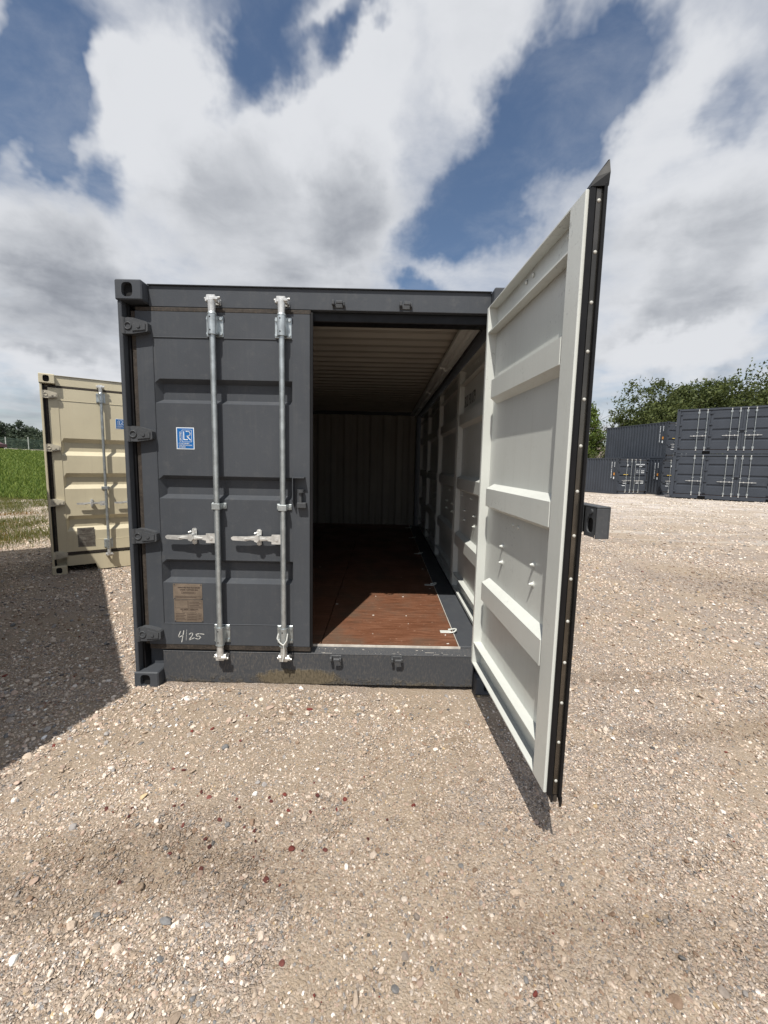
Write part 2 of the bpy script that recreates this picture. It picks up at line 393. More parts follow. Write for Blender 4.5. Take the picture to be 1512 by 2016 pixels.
def tag(o, label=None, cat=None, group=None, kind=None):
    if label: o['label'] = label
    if cat: o['category'] = cat
    if group: o['group'] = group
    if kind: o['kind'] = kind
    return o
def rename_part(o, label): o['label'] = label; return o
def copy_tree(o, parent=None):
    c = o.copy(); COL.objects.link(c); c.parent = parent
    for ch in list(o.children): copy_tree(ch, c)
    return c
def text_mesh(name, s, size, loc, rot, m, parent, sx=1.0, align='LEFT', bold=0.0, spacing=1.0):
    cu = bpy.data.curves.new(name, 'FONT'); cu.body = s; cu.size = size; cu.align_x = align; cu.offset = bold; cu.space_character = spacing
    cu.resolution_u = 2; cu.extrude = .0004
    o = bpy.data.objects.new(name, cu); COL.objects.link(o)
    dg = bpy.context.evaluated_depsgraph_get(); dg.update()
    me = bpy.data.meshes.new_from_object(o.evaluated_get(dg))
    bpy.data.objects.remove(o); me.materials.clear(); me.materials.append(m)
    q = bpy.data.objects.new(name, me); COL.objects.link(q); q.parent = parent; q.location = loc; q.rotation_euler = rot; q.scale = (sx, 1, 1)
    return q

# ------------------------------------------------------------------ container parts
CW, CH = 2.438, 2.591
def stadium(cx, cz, w_, h, n=20):
    pts = []
    for i in range(n):
        t = 2*math.pi*i/n + math.pi/n; c, s_ = math.cos(t), math.sin(t); e = .62
        pts.append((cx + w_/2*math.copysign(abs(c)**e, c), cz + h/2*math.copysign(abs(s_)**e, s_)))
    return pts
def casting_mb(x0, x1, y0, y1, z0, z1, front, side):
    """corner casting block with a hand hole in the front/back face (y=front) and the outer side face (x=side)"""
    mb = MB(); b = .007
    zc = (z0+z1)/2
    def face_with_hole(fixed, axis, a0, a1, inward, hw, hh, ac):
        hole = stadium(ac, zc, hw, hh); n = len(hole)
        def P(a, z, d): return (a, fixed+inward*d, z) if axis == 'y' else (fixed+inward*d, a, z)
        out = []
        for a, z in hole:
            dx, dz = a-(a0+a1)/2, z-zc
            t = min(((a1-a0)/2-b)/max(abs(dx), 1e-6), ((z1-z0)/2-b)/max(abs(dz), 1e-6)); out.append(((a0+a1)/2+dx*t, zc+dz*t))
        # snap nearest points to corners
        for ca in (a0+b, a1-b):
            for cz_ in (z0+b, z1-b):
                j = min(range(n), key=lambda i: (out[i][0]-ca)**2+(out[i][1]-cz_)**2); out[j] = (ca, cz_)
        vs = [P(a, z, 0) for a, z in out] + [P(a, z, 0) for a, z in hole] + [P(a, z, .028) for a, z in hole]
        mb.add(vs, [(i, (i+1) % n, n+(i+1) % n, n+i) for i in range(n)])
        mb.add(vs, [(n+i, n+(i+1) % n, 2*n+(i+1) % n, 2*n+i) for i in range(n)])
        mb.add([P(a, z, .028) for a, z in hole], [tuple(range(n))], 1)
    inw_y = 1 if abs(front-y0) < 1e-6 else -1; inw_x = 1 if abs(side-x0) < 1e-6 else -1
    face_with_hole(front, 'y', x0, x1, inw_y, .066, .082, (x0+x1)/2 - inw_x*.006)
    face_with_hole(side, 'x', y0, y1, inw_x, .075, .06, (y0+y1)/2)
    # remaining shell of a chamfered box, without those two faces
    t = MB(); t.box(x0, x1, y0, y1, z0, z1, 0, b)
    skip = []
    for i, f in enumerate(t.f):
        ps = [t.v[k] for k in f]
        if len(f) == 4 and all(abs(p[1]-front) < 1e-6 for p in ps): continue
        if len(f) == 4 and all(abs(p[0]-side) < 1e-6 for p in ps): continue
        skip.append(f)
    mb.add(t.v, skip)
    return mb
def castings(root, L, m):
    for ys in (0, 1):
        for xs in (0, 1):
            for zs in (0, 1):
                x0 = 0 if xs == 0 else CW-.162; y0 = 0 if ys == 0 else L-.178; z0 = 0 if zs == 0 else CH-.118
                mb = casting_mb(x0, x0+.162, y0, y0+.178, z0, z0+.118, y0 if ys == 0 else y0+.178, x0 if xs == 0 else x0+.162)
                mb.build('corner_casting', [m, DARKV], root, fix=False)

BANDS = [(2.030, 1.880), (1.425, 1.275), (.872, .715)]
def panel_mb(x0, x1, z0, z1, bands, depth=.045, sl=.026, y=0.0, th=.003, inset=.03, m_out=0, m_in=1):
    """pressed sheet: flat with trapezoid recesses, outer face at y, inner at y+th"""
    xs = [x0, x0+.004, x0+.004+inset, x1-.003-inset*.5, x1-.003, x1]
    zs = [z0]; lev = [0]
    for zt, zb in sorted(bands, key=lambda b: b[0]):
        zs += [zb, zb+sl, zt-sl, zt]; lev += [0, 1, 1, 0]
    zs.append(z1); lev.append(0)
    mb = MB(); nx, nz = len(xs), len(zs)
    for layer, off, mi in ((0, 0, m_out), (1, th, m_in)):
        vs = []
        for k in range(nz):
            for i in range(nx):
                d = depth if (lev[k] and 2 <= i <= 3) else 0
                vs.append((xs[i], y+off+d, zs[k]))
        mb.add(vs, [(k*nx+i, k*nx+i+1, (k+1)*nx+i+1, (k+1)*nx+i) if layer == 0 else (k*nx+i, (k+1)*nx+i, (k+1)*nx+i+1, k*nx+i+1) for k in range(nz-1) for i in range(nx-1)], mi)
    return mb
def two_sided(mb, ylim):
    """material 1 for faces looking to +y or lying inside, 0 for the outer skin (y near 0)"""
    for i, f in enumerate(mb.f):
        if sum(mb.v[k][1] for k in f)/len(f) > ylim: mb.m[i] = 1

def lock_rod(door, xr, z0, z1, sx, hand=-1, zh=1.03, bar=GALV, detail=2, length=.335, extra=.085, keepers=True):
    """locking bar with brackets, cams and handle on a door's outer face (y<0 outside)"""
    yr = -.046
    mb = MB(); mb.cyl((xr, yr, z0-.03), (xr, yr, z1+.02), .0175 if detail > 1 else .016, n=14 if detail > 1 else 6)
    rod = mb.build('locking_bar', bar, door, sx)
    for zc, up in ((z1-.085, 1), (z0+.085, -1)):
        mb = MB()
        if detail > 1:
            mb.box(xr-.052, xr+.052, -.006, 0.001, zc-.062, zc+.062, bev=.003)
            for dx in (-1, 1):
                mb.box(xr+dx*.024-.003, xr+dx*.024+.003, -.05, -.005, zc-.052, zc+.052)
                for dz in (-.044, .044): mb.cyl((xr+dx*.040, -.005, zc+dz), (xr+dx*.040, -.016, zc+dz), .0095, n=8)
            mb.cyl((xr, yr, zc-.06), (xr, yr, zc+.06), .0265, n=18); mb.cyl((xr, yr, zc+up*.06), (xr, yr, zc+up*.072), .029, .022, n=18)
            for dz in (-.038, .038): mb.cyl((xr-.004, yr-.0262, zc+dz), (xr-.004, yr-.0272, zc+dz), .0045, n=8, m=1)
        else:
            mb.box(xr-.042, xr+.042, -.05, -.001, zc-.055, zc+.055)
        mb.build('bar_bracket', [bar, DARKV], rod, sx)
        ze = z1+.055 if up > 0 else z0-.055
        mb = MB()
        mb.cyl((xr, yr, ze-up*.07), (xr, yr, ze), .021, .024, n=12)
        mb.box(xr-.030, xr+.026, yr-.012, yr+.020, ze-.006, ze+.030 if up > 0 else ze+.006, bev=.004) if up > 0 else mb.box(xr-.030, xr+.026, yr-.012, yr+.020, ze-.030, ze+.006, bev=.004)
        if detail > 1:
            for dx, s_ in ((-.034, 1), (.024, 1)):
                mb.box(xr+dx-.006, xr+dx+.012, yr-.004, yr+.038, ze+up*.004-.012, ze+up*.004+.014, bev=.003)
            mb.box(xr-.012, xr+.042, yr-.02, yr-.006, ze+up*.006-.008, ze+up*.006+.010, bev=.003)
            mb.cyl((xr-.045, yr+.01, ze+up*.012), (xr+.05, yr+.005, ze+up*.018), .008, n=8)
        mb.build('cam', ZINC, rod, sx)
    if keepers:
        for up in (1, -1):
            keeper(door, xr, (z1+.062) if up > 0 else (z0-.062), up, sx, ZINC if bar is GALV else bar, yk=.0)
    # middle clamp
    zc = zh + .205
    mb = MB()
    if detail > 1:
        mb.box(xr-.048, xr-.02, -.008, .001, zc-.019, zc+.019, bev=.003); mb.box(xr+.02, xr+.048, -.008, .001, zc-.019, zc+.019, bev=.003)
        mb.box(xr-.026, xr+.026, yr-.022, yr-.016, zc-.019, zc+.019, bev=.002)
        for dx in (-1, 1):
            mb.box(xr+dx*.023-.003, xr+dx*.023+.003, yr-.018, -.003, zc-.019, zc+.019)
            mb.cyl((xr+dx*.036, -.007, zc), (xr+dx*.036, -.014, zc), .008, n=8)
    else: mb.box(xr-.045, xr+.045, -.03, -.001, zc-.02, zc+.02)
    mb.build('bar_clamp', bar, rod, sx)
    # handle
    yh = -.042; e = xr + hand*length
    mb = MB()
    if detail > 1:
        h = hand
        mb.prism([(xr+h*.012, zh-.034), (xr+h*.075, zh-.034), (xr+h*.075, zh-.018), (xr+h*.105, zh-.012), (xr+h*.15, zh-.015), (xr+h*.19, zh-.004), (xr+h*.24, zh-.017), (e-h*.01, zh-.013), (e, zh-.004),
                  (e, zh+.006), (e-h*.01, zh+.012), (xr+h*.24, zh+.012), (xr+h*.19, zh+.018), (xr+h*.12, zh+.014), (xr+h*.075, zh+.016), (xr+h*.073, zh+.028), (xr+h*.012, zh+.028)][::1], 'y', yh-.006, yh+.006)
        mb.prism([(xr+h*.10, zh-.002), (xr+h*.17, zh-.012), (xr+h*.25, zh-.002), (xr+h*.17, zh+.010)], 'y', yh-.016, yh-.006)
        mb.cyl((xr+h*.042, yh-.006, zh-.003), (xr+h*.042, yh-.011, zh-.003), .010, n=10)
    else:
        mb.box(min(xr, e), max(xr, e), yh-.008, yh+.008, zh-.012, zh+.012); mb.box(xr+hand*.15-.022, xr+hand*.15+.022, yh-.03, yh, zh-.03, zh+.035)
        mb.box(xr-.03, xr+.03, yh-.02, yh+.02, zh-.025, zh+.025)
    mb.build('handle', ZINC, rod, sx)
    if detail > 1:
        xc = xr + hand*.165
        mb = MB()
        mb.prism([(xc-.014, zh-.046), (xc, zh-.053), (xc+.014, zh-.046), (xc+.016, zh+.046), (xc+.006, zh+.056), (xc-.010, zh+.054), (xc-.015, zh+.044)], 'y', -.010, .001)
        mb.prism([(xc-.016, zh-.014), (xc+.002, zh-.022), (xc+.018, zh-.004), (xc+.012, zh+.022), (xc-.010, zh+.024)], 'y', yh-.026, -.008)
        mb.cyl((xc-.018, yh-.012, zh+.034), (xc-.002, yh-.005, zh+.040), .006, n=8)
        for dz in (-.036, .040): mb.cyl((xc, -.009, zh+dz), (xc, -.017, zh+dz), .009, n=8)
        mb.build('handle_retainer', ZINC, rod, sx)
    return rod
def keeper(parent, x, z, up, sx, m, yk=0.0):
    mb = MB()
    mb.box(x-.038, x+.038, yk-.006, yk+.004, z-.017, z+.017, bev=.003)
    mb.box(x-.040, x-.022, yk-.046, yk-.004, z-.010, z+.018, bev=.004)
    mb.box(x+.024, x+.040, yk-.042, yk-.004, z-.014, z+.012, bev=.004)
    mb.box(x-.014, x+.030, yk-.052, yk-.040, z-.006, z+.014, bev=.004)
    return mb.build('cam_keeper', m, parent, sx)
def hinge(parent, xp, z, sx, m, detail=2, span=.165):
    """forged hinge blade reaching over from the post (xp = post side x)"""
    mb = MB(); y = -.052
    if detail > 1:
        mb.cyl((xp+.018, y+.018, z-.048), (xp+.018, y+.018, z+.048), .021, n=14)
        poly = [(xp+.02, z-.046), (xp+.075, z-.046), (xp+span, z-.032), (xp+span+.006, z-.024), (xp+span+.006, z+.018), (xp+span-.004, z+.028), (xp+.085, z+.048), (xp+.05, z+.050), (xp+.02, z+.04)]
        mb.prism(poly, 'y', y+.010, y+.052)
        poly2 = [(xp+.078, z-.030), (xp+span-.008, z-.022), (xp+span-.006, z+.014), (xp+.088, z+.030)]
        mb.prism(poly2, 'y', y+.004, y+.012)
        ring = []
        for i in range(12):
            t = 2*math.pi*i/12; ring.append((xp+.052+.020*math.cos(t), y+.008, z+.020*math.sin(t)))
        ring.append(ring[0]); mb.tube(ring, .0045, n=6)
        mb.cyl((xp+.118, y+.006, z-.002), (xp+.118, y-.001, z-.002), .011, n=10)
    else:
        mb.box(xp, xp+span, y, y+.05, z-.04, z+.04)
    return mb.build('hinge', m, parent, sx)

def door_leaf(parent, name, w_, z0, z1, sx, loc, rz, outer, inner, rods, hand=-1, hinges=(), hx=-.07, detail=2, bands=BANDS, psl=.026, gasket=True, zh=1.03, fw=.105, hw_=GALV, nubs=True, hmat=None, keepers=False, hspan=.165):
    """door leaf: local x from hinge edge to free edge, y=0 outer skin, +y towards the inside"""
    T = .055
    door = empty_mesh = None
    fm = MB()
    fm.box(0, .03, .001, T, z0, z1, bev=.003); fm.box(w_-fw, w_, .001, T, z0, z1, bev=.003)
    for a, b in ((z1-.006, z1), (z1-.148, z1-.141)): fm.box(.03, w_-fw, .003, T-.002, a, b)
    for a, b in ((z0, z0+.006), (z0+.135, z0+.142)): fm.box(.03, w_-fw, .003, T-.002, a, b)
    fm.box(.03, w_-fw, 0, .004, z1-.155, z1-.0005); fm.box(.03, w_-fw, 0, .004, z0+.0005, z0+.148)
    fm.box(0, .03, 0, .002, z0, z1); fm.box(w_-fw, w_, 0, .002, z0, z1)
    fm.box(.03, .1, 0.0, .004, z0+.148, z1-.155)
    two_sided(fm, .0035)
    door = fm.build(name, [outer, inner], parent, sx); door.location = loc; door.rotation_euler = (0, 0, rz)
    pm = panel_mb(.1, w_-fw, z0+.14, z1-.15, bands, y=.003, sl=psl)
    pm.build('pressed_panel', [outer, inner], door, sx, fix=(sx < 0))
    # weld seam round the panel
    sm = MB()
    for (a, b) in (((.1, z1-.153), (w_-fw, z1-.153)), ((.1, z0+.145), (w_-fw, z0+.145)), ((.1, z0+.145), (.1, z1-.153))):
        sm.cyl((a[0], .0005, a[1]), (b[0], .0005, b[1]), .0028, n=6)
    if detail > 1: sm.build('weld_seam', outer, door, sx)
    hm = hmat or outer
    for xr in rods:
        lock_rod(door, xr, z0, z1, sx, hand, zh, hw_, detail, keepers=keepers)
    for zc in hinges: hinge(door, hx, zc, sx, hm, detail, span=hspan)
    if gasket:
        gm = MB()   # rubber lips round the leaf
        gm.box(w_, w_+.012, .0245, .046, z0-.004, z1+.004, bev=.004); gm.box(w_, w_+.006, -.0005, .0245, z0, z1)
        gm.box(w_+.006, w_+.022, -.007, .004, z0-.004, z1+.01, bev=.003)
        gm.box(0, w_, .018, .040, z1, z1+.016, bev=.004); gm.box(0, w_, .018, .040, z0-.014, z0, bev=.004)
        gm.box(-.014, 0, .018, .044, z0, z1, bev=.004)
        gk = gm.build('door_gasket', RUBBER, door, sx)
        dm = MB()   # the dusty outer lips
        dm.box(0, w_+.006, .002, .016, z1+.001, z1+.026, bev=.003); dm.box(0, w_+.006, .002, .016, z0-.036, z0-.001, bev=.003); dm.box(-.028, -.001, .006, .016, z0, z1)
        dm.build('gasket_lip', RUBDUST, door, sx)
        rm = MB(); rm.box(w_+.0065, w_+.0095, .0045, .024, z0+.002, z1-.002); rm.build('gasket_retainer', RETAIN, door, sx)
        if detail > 2:
            for zz_, d in ((z1, 1), (z0, -1)):
                sp = MB()   # rubber corner flaps standing proud at top and bottom
                if d > 0:
                    base = [(w_-.10, .046, z1), (w_+.012, .046, z1), (w_+.022, -.008, z1), (w_-.10, -.008, z1)]
                    mid = [(w_-.03, .030, z1+.030), (w_+.012, .034, z1+.028), (w_+.023, -.010, z1+.040), (w_-.01, -.010, z1+.045)]
                    tip = [(w_+.008, -.004, z1+.080), (w_+.014, -.004, z1+.080), (w_+.014, -.009, z1+.082), (w_+.008, -.009, z1+.082)]
                    sp.add(base+mid+tip, [(0, 1, 2, 3), (8, 9, 10, 11)]+[(j+i, j+(i+1) % 4, j+4+(i+1) % 4, j+4+i) for j in (0, 4) for i in range(4)])
                    sp.build('gasket_flap', RUBBER, door, sx); continue
                hgt = .045
                sp.prism([(w_-.02, zz_), (w_+.022, zz_), (w_+.024, zz_+d*.02), (w_+.018, zz_+d*hgt), (w_+.002, zz_+d*hgt*.45), (w_-.01, zz_+d*.022)], 'y', -.008, -.001)
                sp.build('gasket_flap', RUBBER, door, sx); sp = MB()
                sp.prism([(w_-.01, zz_), (w_+.010, zz_), (w_+.013, zz_+d*.02), (w_+.010, zz_+d*hgt*.7), (w_-.02, zz_+d*.02)], 'y', .022, .030)
                sp.build('gasket_flap', RUBBER, door, sx)
            for i in range(14):
                zr = z0+.058+i*.1574
                q = MB(); q.dome((w_+.009, .015, zr), .0066, (1, 0, 0)); q.build('rivet', RIVET, door, sx)
    if nubs and detail > 1:
        for xr in rods:
            xc = xr + hand*.165
            for dz in (-.036, .052):
                q = MB(); q.cyl((xc, .004, zh+.02+dz), (xc, .026, zh+.02+dz), .012, .004, n=10); q.cyl((xc, .004, zh+.02+dz), (xc, .008, zh+.02+dz), .015, n=10); q.build('bolt_end', inner, door, sx)
            for dx, zb_, r_, nm_ in [(-.036, zh+.205, .010, 'clamp_bolt'), (.036, zh+.205, .010, 'clamp_bolt')]+[(dx, z1-.085+dz, .011, 'bracket_bolt') for dx in (-.04, .04) for dz in (-.044, .044)]:
                q = MB(); q.dome((xr+dx, .006, zb_), r_, (0, 1, 0)); q.build(nm_, inner, door, sx)
    return door

def wave_profile(a0, a1, period, depth, flat=.34):
    """trapezoid corrugation along an axis: list of (a, d)"""
    n = max(1, round((a1-a0)/period)); p = (a1-a0)/n; out = []
    s_ = (1-2*flat)/2
    for i in range(n):
        b = a0+i*p
        out += [(b+p*s_*.5, 0.0), (b+p*(s_*.5+flat), 0.0), (b+p*(s_*1.5+flat), depth), (b+p*(s_*1.5+2*flat), depth)]
    return [(a0, depth*.5)] + out + [(a1, depth*.5)]
def corrugated(name, parent, axis, a0, a1, b0, b1, pos, depth, mo, mi, period=.277, th=.003, sign=1):
    """axis 'x': wall in plane x=pos, waves run along y, vertical folds.  'y': wall plane y=pos.  'z': roof, waves along y, folds along x"""
    pr = wave_profile(a0, a1, period, depth); n = len(pr); mb = MB()
    for lay in (0, 1):
        vs = []
        for b in (b0, b1):
            for a, d in pr:
                q = pos + sign*(d + lay*th)
                vs.append((q, a, b) if axis == 'x' else ((a, q, b) if axis == 'y' else (b, a, q)))
        mb.add(vs, [(i, i+1, n+i+1, n+i) if lay == 0 else (i+1, i, n+i, n+i+1) for i in range(n-1)], lay)
    return mb.build(name, [mo, mi], parent, fix=False)

def frame_common(root, L, m, mi, wall_left=True, wall_right=True, rear=True):
    castings(root, L, m)
    if wall_left:
        mb = MB(); mb.box(.012, .07, .178, L-.178, CH-.075, CH-.012, bev=.003); mb.build('top_side_rail', m, root)
        mb = MB(); mb.box(.012, .06, .178, L-.178, .03, .19, bev=.004); mb.build('bottom_side_rail', m, root)
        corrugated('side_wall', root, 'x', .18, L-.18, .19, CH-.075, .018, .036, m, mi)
    if wall_right:
        mb = MB(); mb.box(CW-.07, CW-.012, .178, L-.178, CH-.075, CH-.012, bev=.003); mb.build('top_side_rail', m, root)
        mb = MB(); mb.box(CW-.06, CW-.012, .178, L-.178, .03, .19, bev=.004); mb.build('bottom_side_rail', m, root)
        corrugated('side_wall', root, 'x', .18, L-.18, .19, CH-.075, CW-.018, .036, m, mi, sign=-1)
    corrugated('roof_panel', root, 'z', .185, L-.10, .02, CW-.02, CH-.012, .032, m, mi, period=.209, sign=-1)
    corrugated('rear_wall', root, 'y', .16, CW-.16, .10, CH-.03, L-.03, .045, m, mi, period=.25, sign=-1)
    mb = MB(); mb.box(.162, CW-.162, L-.10, L-.02, .02, .19, bev=.004); mb.build('rear_sill', m, root)
    mb = MB(); mb.box(.162, CW-.162, L-.12, L-.015, CH-.11, CH-.012, bev=.004); mb.build('rear_header', m, root)
    for x0 in (.004, CW-.16):
        mb = MB(); mb.box(x0, x0+.156, L-.16, L-.004, .118, CH-.118, bev=.006); mb.build('corner_post', m, root)

def front_frame(root, m, gaps=True, mud=None, pocket=False, wide_right=False):
    x0, x1 = .162, CW-.162
    mb = MB(); mb.box(x0, x1, .075, .20, 2.462, 2.586, bev=.003); mb.box(x0, x1, .062, .215, 2.5862, 2.5898); mb.build('door_header', m, root)
    mb = MB(); mb.box(x0, x1, .11, .21, 2.405, 2.4615, bev=.004); mb.build('header_seal_channel', RUBBER, root)
    mb = MB()
    if pocket:
        mb.prism([(x0, .1), (x0, .235), (x1, .235), (x1, .016), (1.95, .016), (1.94, .09), (1.62, .09), (1.60, .016), (.50, .016), (.48, .10), (.19, .10)], 'y', .075, .15)
    else: mb.box(x0, x1, .075, .16, .016, .234, bev=.003)
    mb.prism([(.078, .2335), (.16, .2335), (.16, .262), (.135, .262)], 'x', x0, x1)
    mb.cyl((x0, .079, .233), (x1, .079, .233), .0055, n=8)
    mb.build('door_sill', mud or m, root)
    mb = MB(); mb.box(.006, .030, .012, .13, .118, 2.473, bev=.004); mb.box(.006, .17, .13, .165, .118, 2.473); mb.build('corner_post', m, root)
    mb = MB()
    if wide_right:
        mb.box(2.29, CW-.006, .05, .20, .118, 2.473, bev=.006)
    else:
        mb.box(CW-.030, CW-.006, .012, .13, .118, 2.473, bev=.004); mb.box(CW-.17, CW-.006, .13, .165, .118, 2.473)
    mb.build('corner_post', m, root)
    mb = MB(); mb.box(.034, .05, .06, .13, .118, 2.46); mb.build('post_gasket', RUBBER, root)

HZ = (2.33, 1.68, 1.03, .37)
def lr_sticker(parent, x, z, y, sx=1, sc=1.0):
    w_, h = .113*sc, .137*sc
    mb = MB(); mb.box(x, x+w_, y-.0012, y, z, z+h); s = mb.build('certification_sticker', SWHITE, parent)
    rename_part(s, 'blue and white certification sticker')
    mb = MB(); mb.box(x+.005*sc, x+w_-.005*sc, y-.0018, y-.0012, z+.005*sc, z+h-.005*sc); mb.build('blue_field', BLUE, s)
    mb = MB(); bx0, bx1, bz0, bz1 = x+.036*sc, x+.098*sc, z+.046*sc, z+.122*sc; t = .0018*sc; yy = (y-.0026, y-.0018)
    mb.box(bx0, bx1, *yy, bz0, bz0+t); mb.box(bx0, bx1, *yy, bz1-t, bz1); mb.box(bx0, bx0+t, *yy, bz0+t, bz1-t); mb.box(bx1-t, bx1, *yy, bz0+t, bz1-t)
    k = sc*.0052
    lx = x+.045*sc; mb.box(lx, lx+k, *yy, z+.058*sc, z+.112*sc); mb.box(lx+k, lx+.028*sc, *yy, z+.058*sc, z+.058*sc+k)
    pts = []
    cx, cz, r = x+.074*sc, z+.098*sc, .0145*sc
    for i in range(9):
        a = math.pi/2 - math.pi*i/8; pts.append((cx+r*math.cos(a), cz+r*math.sin(a)))
    pts = [(x+.062*sc, cz+r)] + pts + [(x+.066*sc, cz-r)]
    def stroke(ps, wd):
        for (a, b), (c, d) in zip(ps[:-1], ps[1:]):
            dx, dz = c-a, d-b; L_ = math.hypot(dx, dz) or 1; nx, nz = -dz/L_*wd/2, dx/L_*wd/2
            ex, ez = dx/L_*wd*.2, dz/L_*wd*.2
            mb.prism([(a-nx-ex, b-nz-ez), (c-nx+ex, d-nz+ez), (c+nx+ex, d+nz+ez), (a+nx-ex, b+nz-ez)], 'y', *yy)
    stroke(pts, k); stroke([(x+.066*sc, cz-r), (x+.090*sc, z+.058*sc)], k*1.05)
    mb.build('emblem', SWHITE, s)
    text_mesh('lettering', 'CERTIFIED', .0155*sc, (x+.031*sc, y-.0028, z+.046*sc), (R(90), R(-90), 0), SWHITE, s, sx=.92)
    text_mesh('lettering', 'CONTAINER\nCERTIFICATION\nSCHEME', .0118*sc, (x+.014*sc, y-.0028, z+.0325*sc), (R(90), 0, 0), SWHITE, s)
    return s
def data_plate(parent, x, z, y, w_=.192, h=.262, label='brown metal data plate riveted to the door', pm=None):
    mb = MB(); mb.box(x, x+w_, y-.002, y, z, z+h*.585); mb.box(x-.003, x+w_-.003, y-.002, y, z+h*.60, z+h)
    p = mb.build('data_plate', pm or PLATE, parent); rename_part(p, label)
    for (a, b) in ((x+.006, z+h-.006), (x+w_-.010, z+h-.006), (x+.006, z+h*.6+.003), (x+w_-.006, z+h*.6+.003), (x+.006, z+.006), (x+w_-.006, z+.006)):
        mb = MB(); mb.dome((a, y-.002, b), .0045, (0, -1, 0), n=8); mb.build('plate_rivet', GREYD, p)
    yy = y-.0026; rt = (R(90), 0, 0)
    def tx(s, size, dx, dz, sx=1.0): text_mesh('lettering', s, size, (x+dx, yy, z+dz), rt, PLINK, p, sx=sx, bold=.0004)
    def rect(a, b, c, d, t=.0014):
        mb.box(x+a, x+b, yy, yy+.0006, z+c, z+c+t); mb.box(x+a, x+b, yy, yy+.0006, z+d-t, z+d); mb.box(x+a, x+a+t, yy, yy+.0006, z+c+t, z+d-t); mb.box(x+b-t, x+b, yy, yy+.0006, z+c+t, z+d-t)
    tx('APPROVED FOR TRANSPORT', .0115, .028, h-.030); tx('UNDER CUSTOMS SEAL', .0115, .042, h-.045)
    tx('CSC SAFETY APPROVAL', .0115, .040, .083)
    mb = MB(); rect(.052, .145, h-.068, h-.054); rect(.008, .182, h-.096, h-.084); rect(.006, .092, .095, .148); rect(.096, .186, .095, .148)
    rect(.052, .145, .066, .079); rect(.084, .150, .010, .060); rect(.156, .184, .016, .058)
    for i in range(5): mb.box(x+.010, x+.078-(i % 3)*.008, yy, yy+.0006, z+.012+i*.0105, z+.0155+i*.0105)
    for i in range(4): mb.box(x+.102, x+.178-(i % 2)*.012, yy, yy+.0006, z+.102+i*.011, z+.106+i*.011)
    for i in range(3): mb.box(x+.162, x+.178, yy, yy+.0006, z+.024+i*.011, z+.028+i*.011)
    for i in range(4): mb.box(x+.088, x+.146, yy, yy+.0006, z+.016+i*.011, z+.020+i*.011)
    mb.box(x+.014, x+.150, yy, yy+.0006, z+h-.092, z+h-.089); mb.box(x+.060, x+.137, yy, yy+.0006, z+h-.063, z+h-.059)
    mb.build('engraved_lines', PLINK, p)
    return p

# ------------------------------------------------------------------ terrain
def terr(x, y):
    x = np.asarray(x, float); y = np.asarray(y, float)
    h = .006*np.sin(x*2.3+y*1.1)+.005*np.sin(x*1.3-y*2.7+1)+.004*np.sin(x*5.1+y*4.3+2)
    h += .012*np.clip((1.2-x)/1.5, -1, 1) - .045*np.clip((-x-1.0)/1.2, 0, 1)
    far = np.clip((y-4)/18, 0, 1); right = np.clip((x+1)/10, 0, 1)
    h -= .20*far*right + .20*np.clip((y-22)/10, 0, 1)*right
    h += np.clip((-x-10)/70, 0, 1)*3.0*np.clip((y+10)/25, 0, 1)
    h += .03*np.clip((x-2.8)/3, 0, 1)*np.sin(x*.9+y*.5)*np.sin(y*.7-x*.35)
    # rut edges to the right of the open door
    h += .028*np.exp(-((y-(.1+.45*(x-4.6)))/.22)**2)*np.clip((x-3.6)/1., 0, 1)*np.clip((8-x)/2, 0, 1)
    h -= .03*np.exp(-((y-(-.5+.45*(x-4.6)))/.3)**2)*np.clip((x-3.6)/1., 0, 1)*np.clip((8-x)/2, 0, 1)
    return h
def graded(lo, hi, d0, d1, step, grow, far0, far1):
    c = list(np.arange(d0, d1, step)); s_ = step; a = d0
    left = []
    while a > far0: s_ *= grow; a -= s_; left.append(a)
    s_ = step; a = c[-1]; right = []
    while a < far1: s_ *= grow; a += s_; right.append(a)
    return np.array(left[::-1]+c+right)
gx = graded(0, 0, -3.2, 7.2, .035, 1.09, -700, 700); gy = graded(0, 0, -2.6, 4.0, .035, 1.09, -200, 900)
XX, YY = np.meshgrid(gx, gy); ZZ = terr(XX, YY)
nr = np.random.default_rng(3); near = np.exp(-((XX-1.5)**2+(YY+1)**2)/60)
ZZ = ZZ + nr.normal(0, .0025, ZZ.shape)*near
vs = np.stack([XX.ravel(), YY.ravel(), ZZ.ravel()], 1); nx_, ny_ = len(gx), len(gy)
idx = (np.arange(ny_-1)[:, None]*nx_+np.arange(nx_-1)[None, :]).ravel()
fs = np.stack([idx, idx+1, idx+nx_+1, idx+nx_], 1)
def np_mesh(name, vs, fs, mats, smooth=False, parent=None, mi=None):
    me = bpy.data.meshes.new(name); n = fs.shape[1]
    me.vertices.add(len(vs)); me.vertices.foreach_set('co', np.asarray(vs, np.float32).ravel())
    me.loops.add(len(fs)*n); me.loops.foreach_set('vertex_index', np.asarray(fs, np.int32).ravel())
    me.polygons.add(len(fs)); me.polygons.foreach_set('loop_start', np.arange(len(fs), dtype=np.int32)*n)
    me.polygons.foreach_set('use_smooth', np.full(len(fs), smooth))
    if mi is not None: me.polygons.foreach_set('material_index', np.asarray(mi, np.int32))
    for q in (mats if isinstance(mats, (list, tuple)) else [mats]): me.materials.append(q)
    me.update(calc_edges=True); me.validate()
    o = bpy.data.objects.new(name, me); COL.objects.link(o)
    if parent: o.parent = parent
    return o
ground = tag(np_mesh('ground', vs, fs, gravelmat(), True), kind='structure')

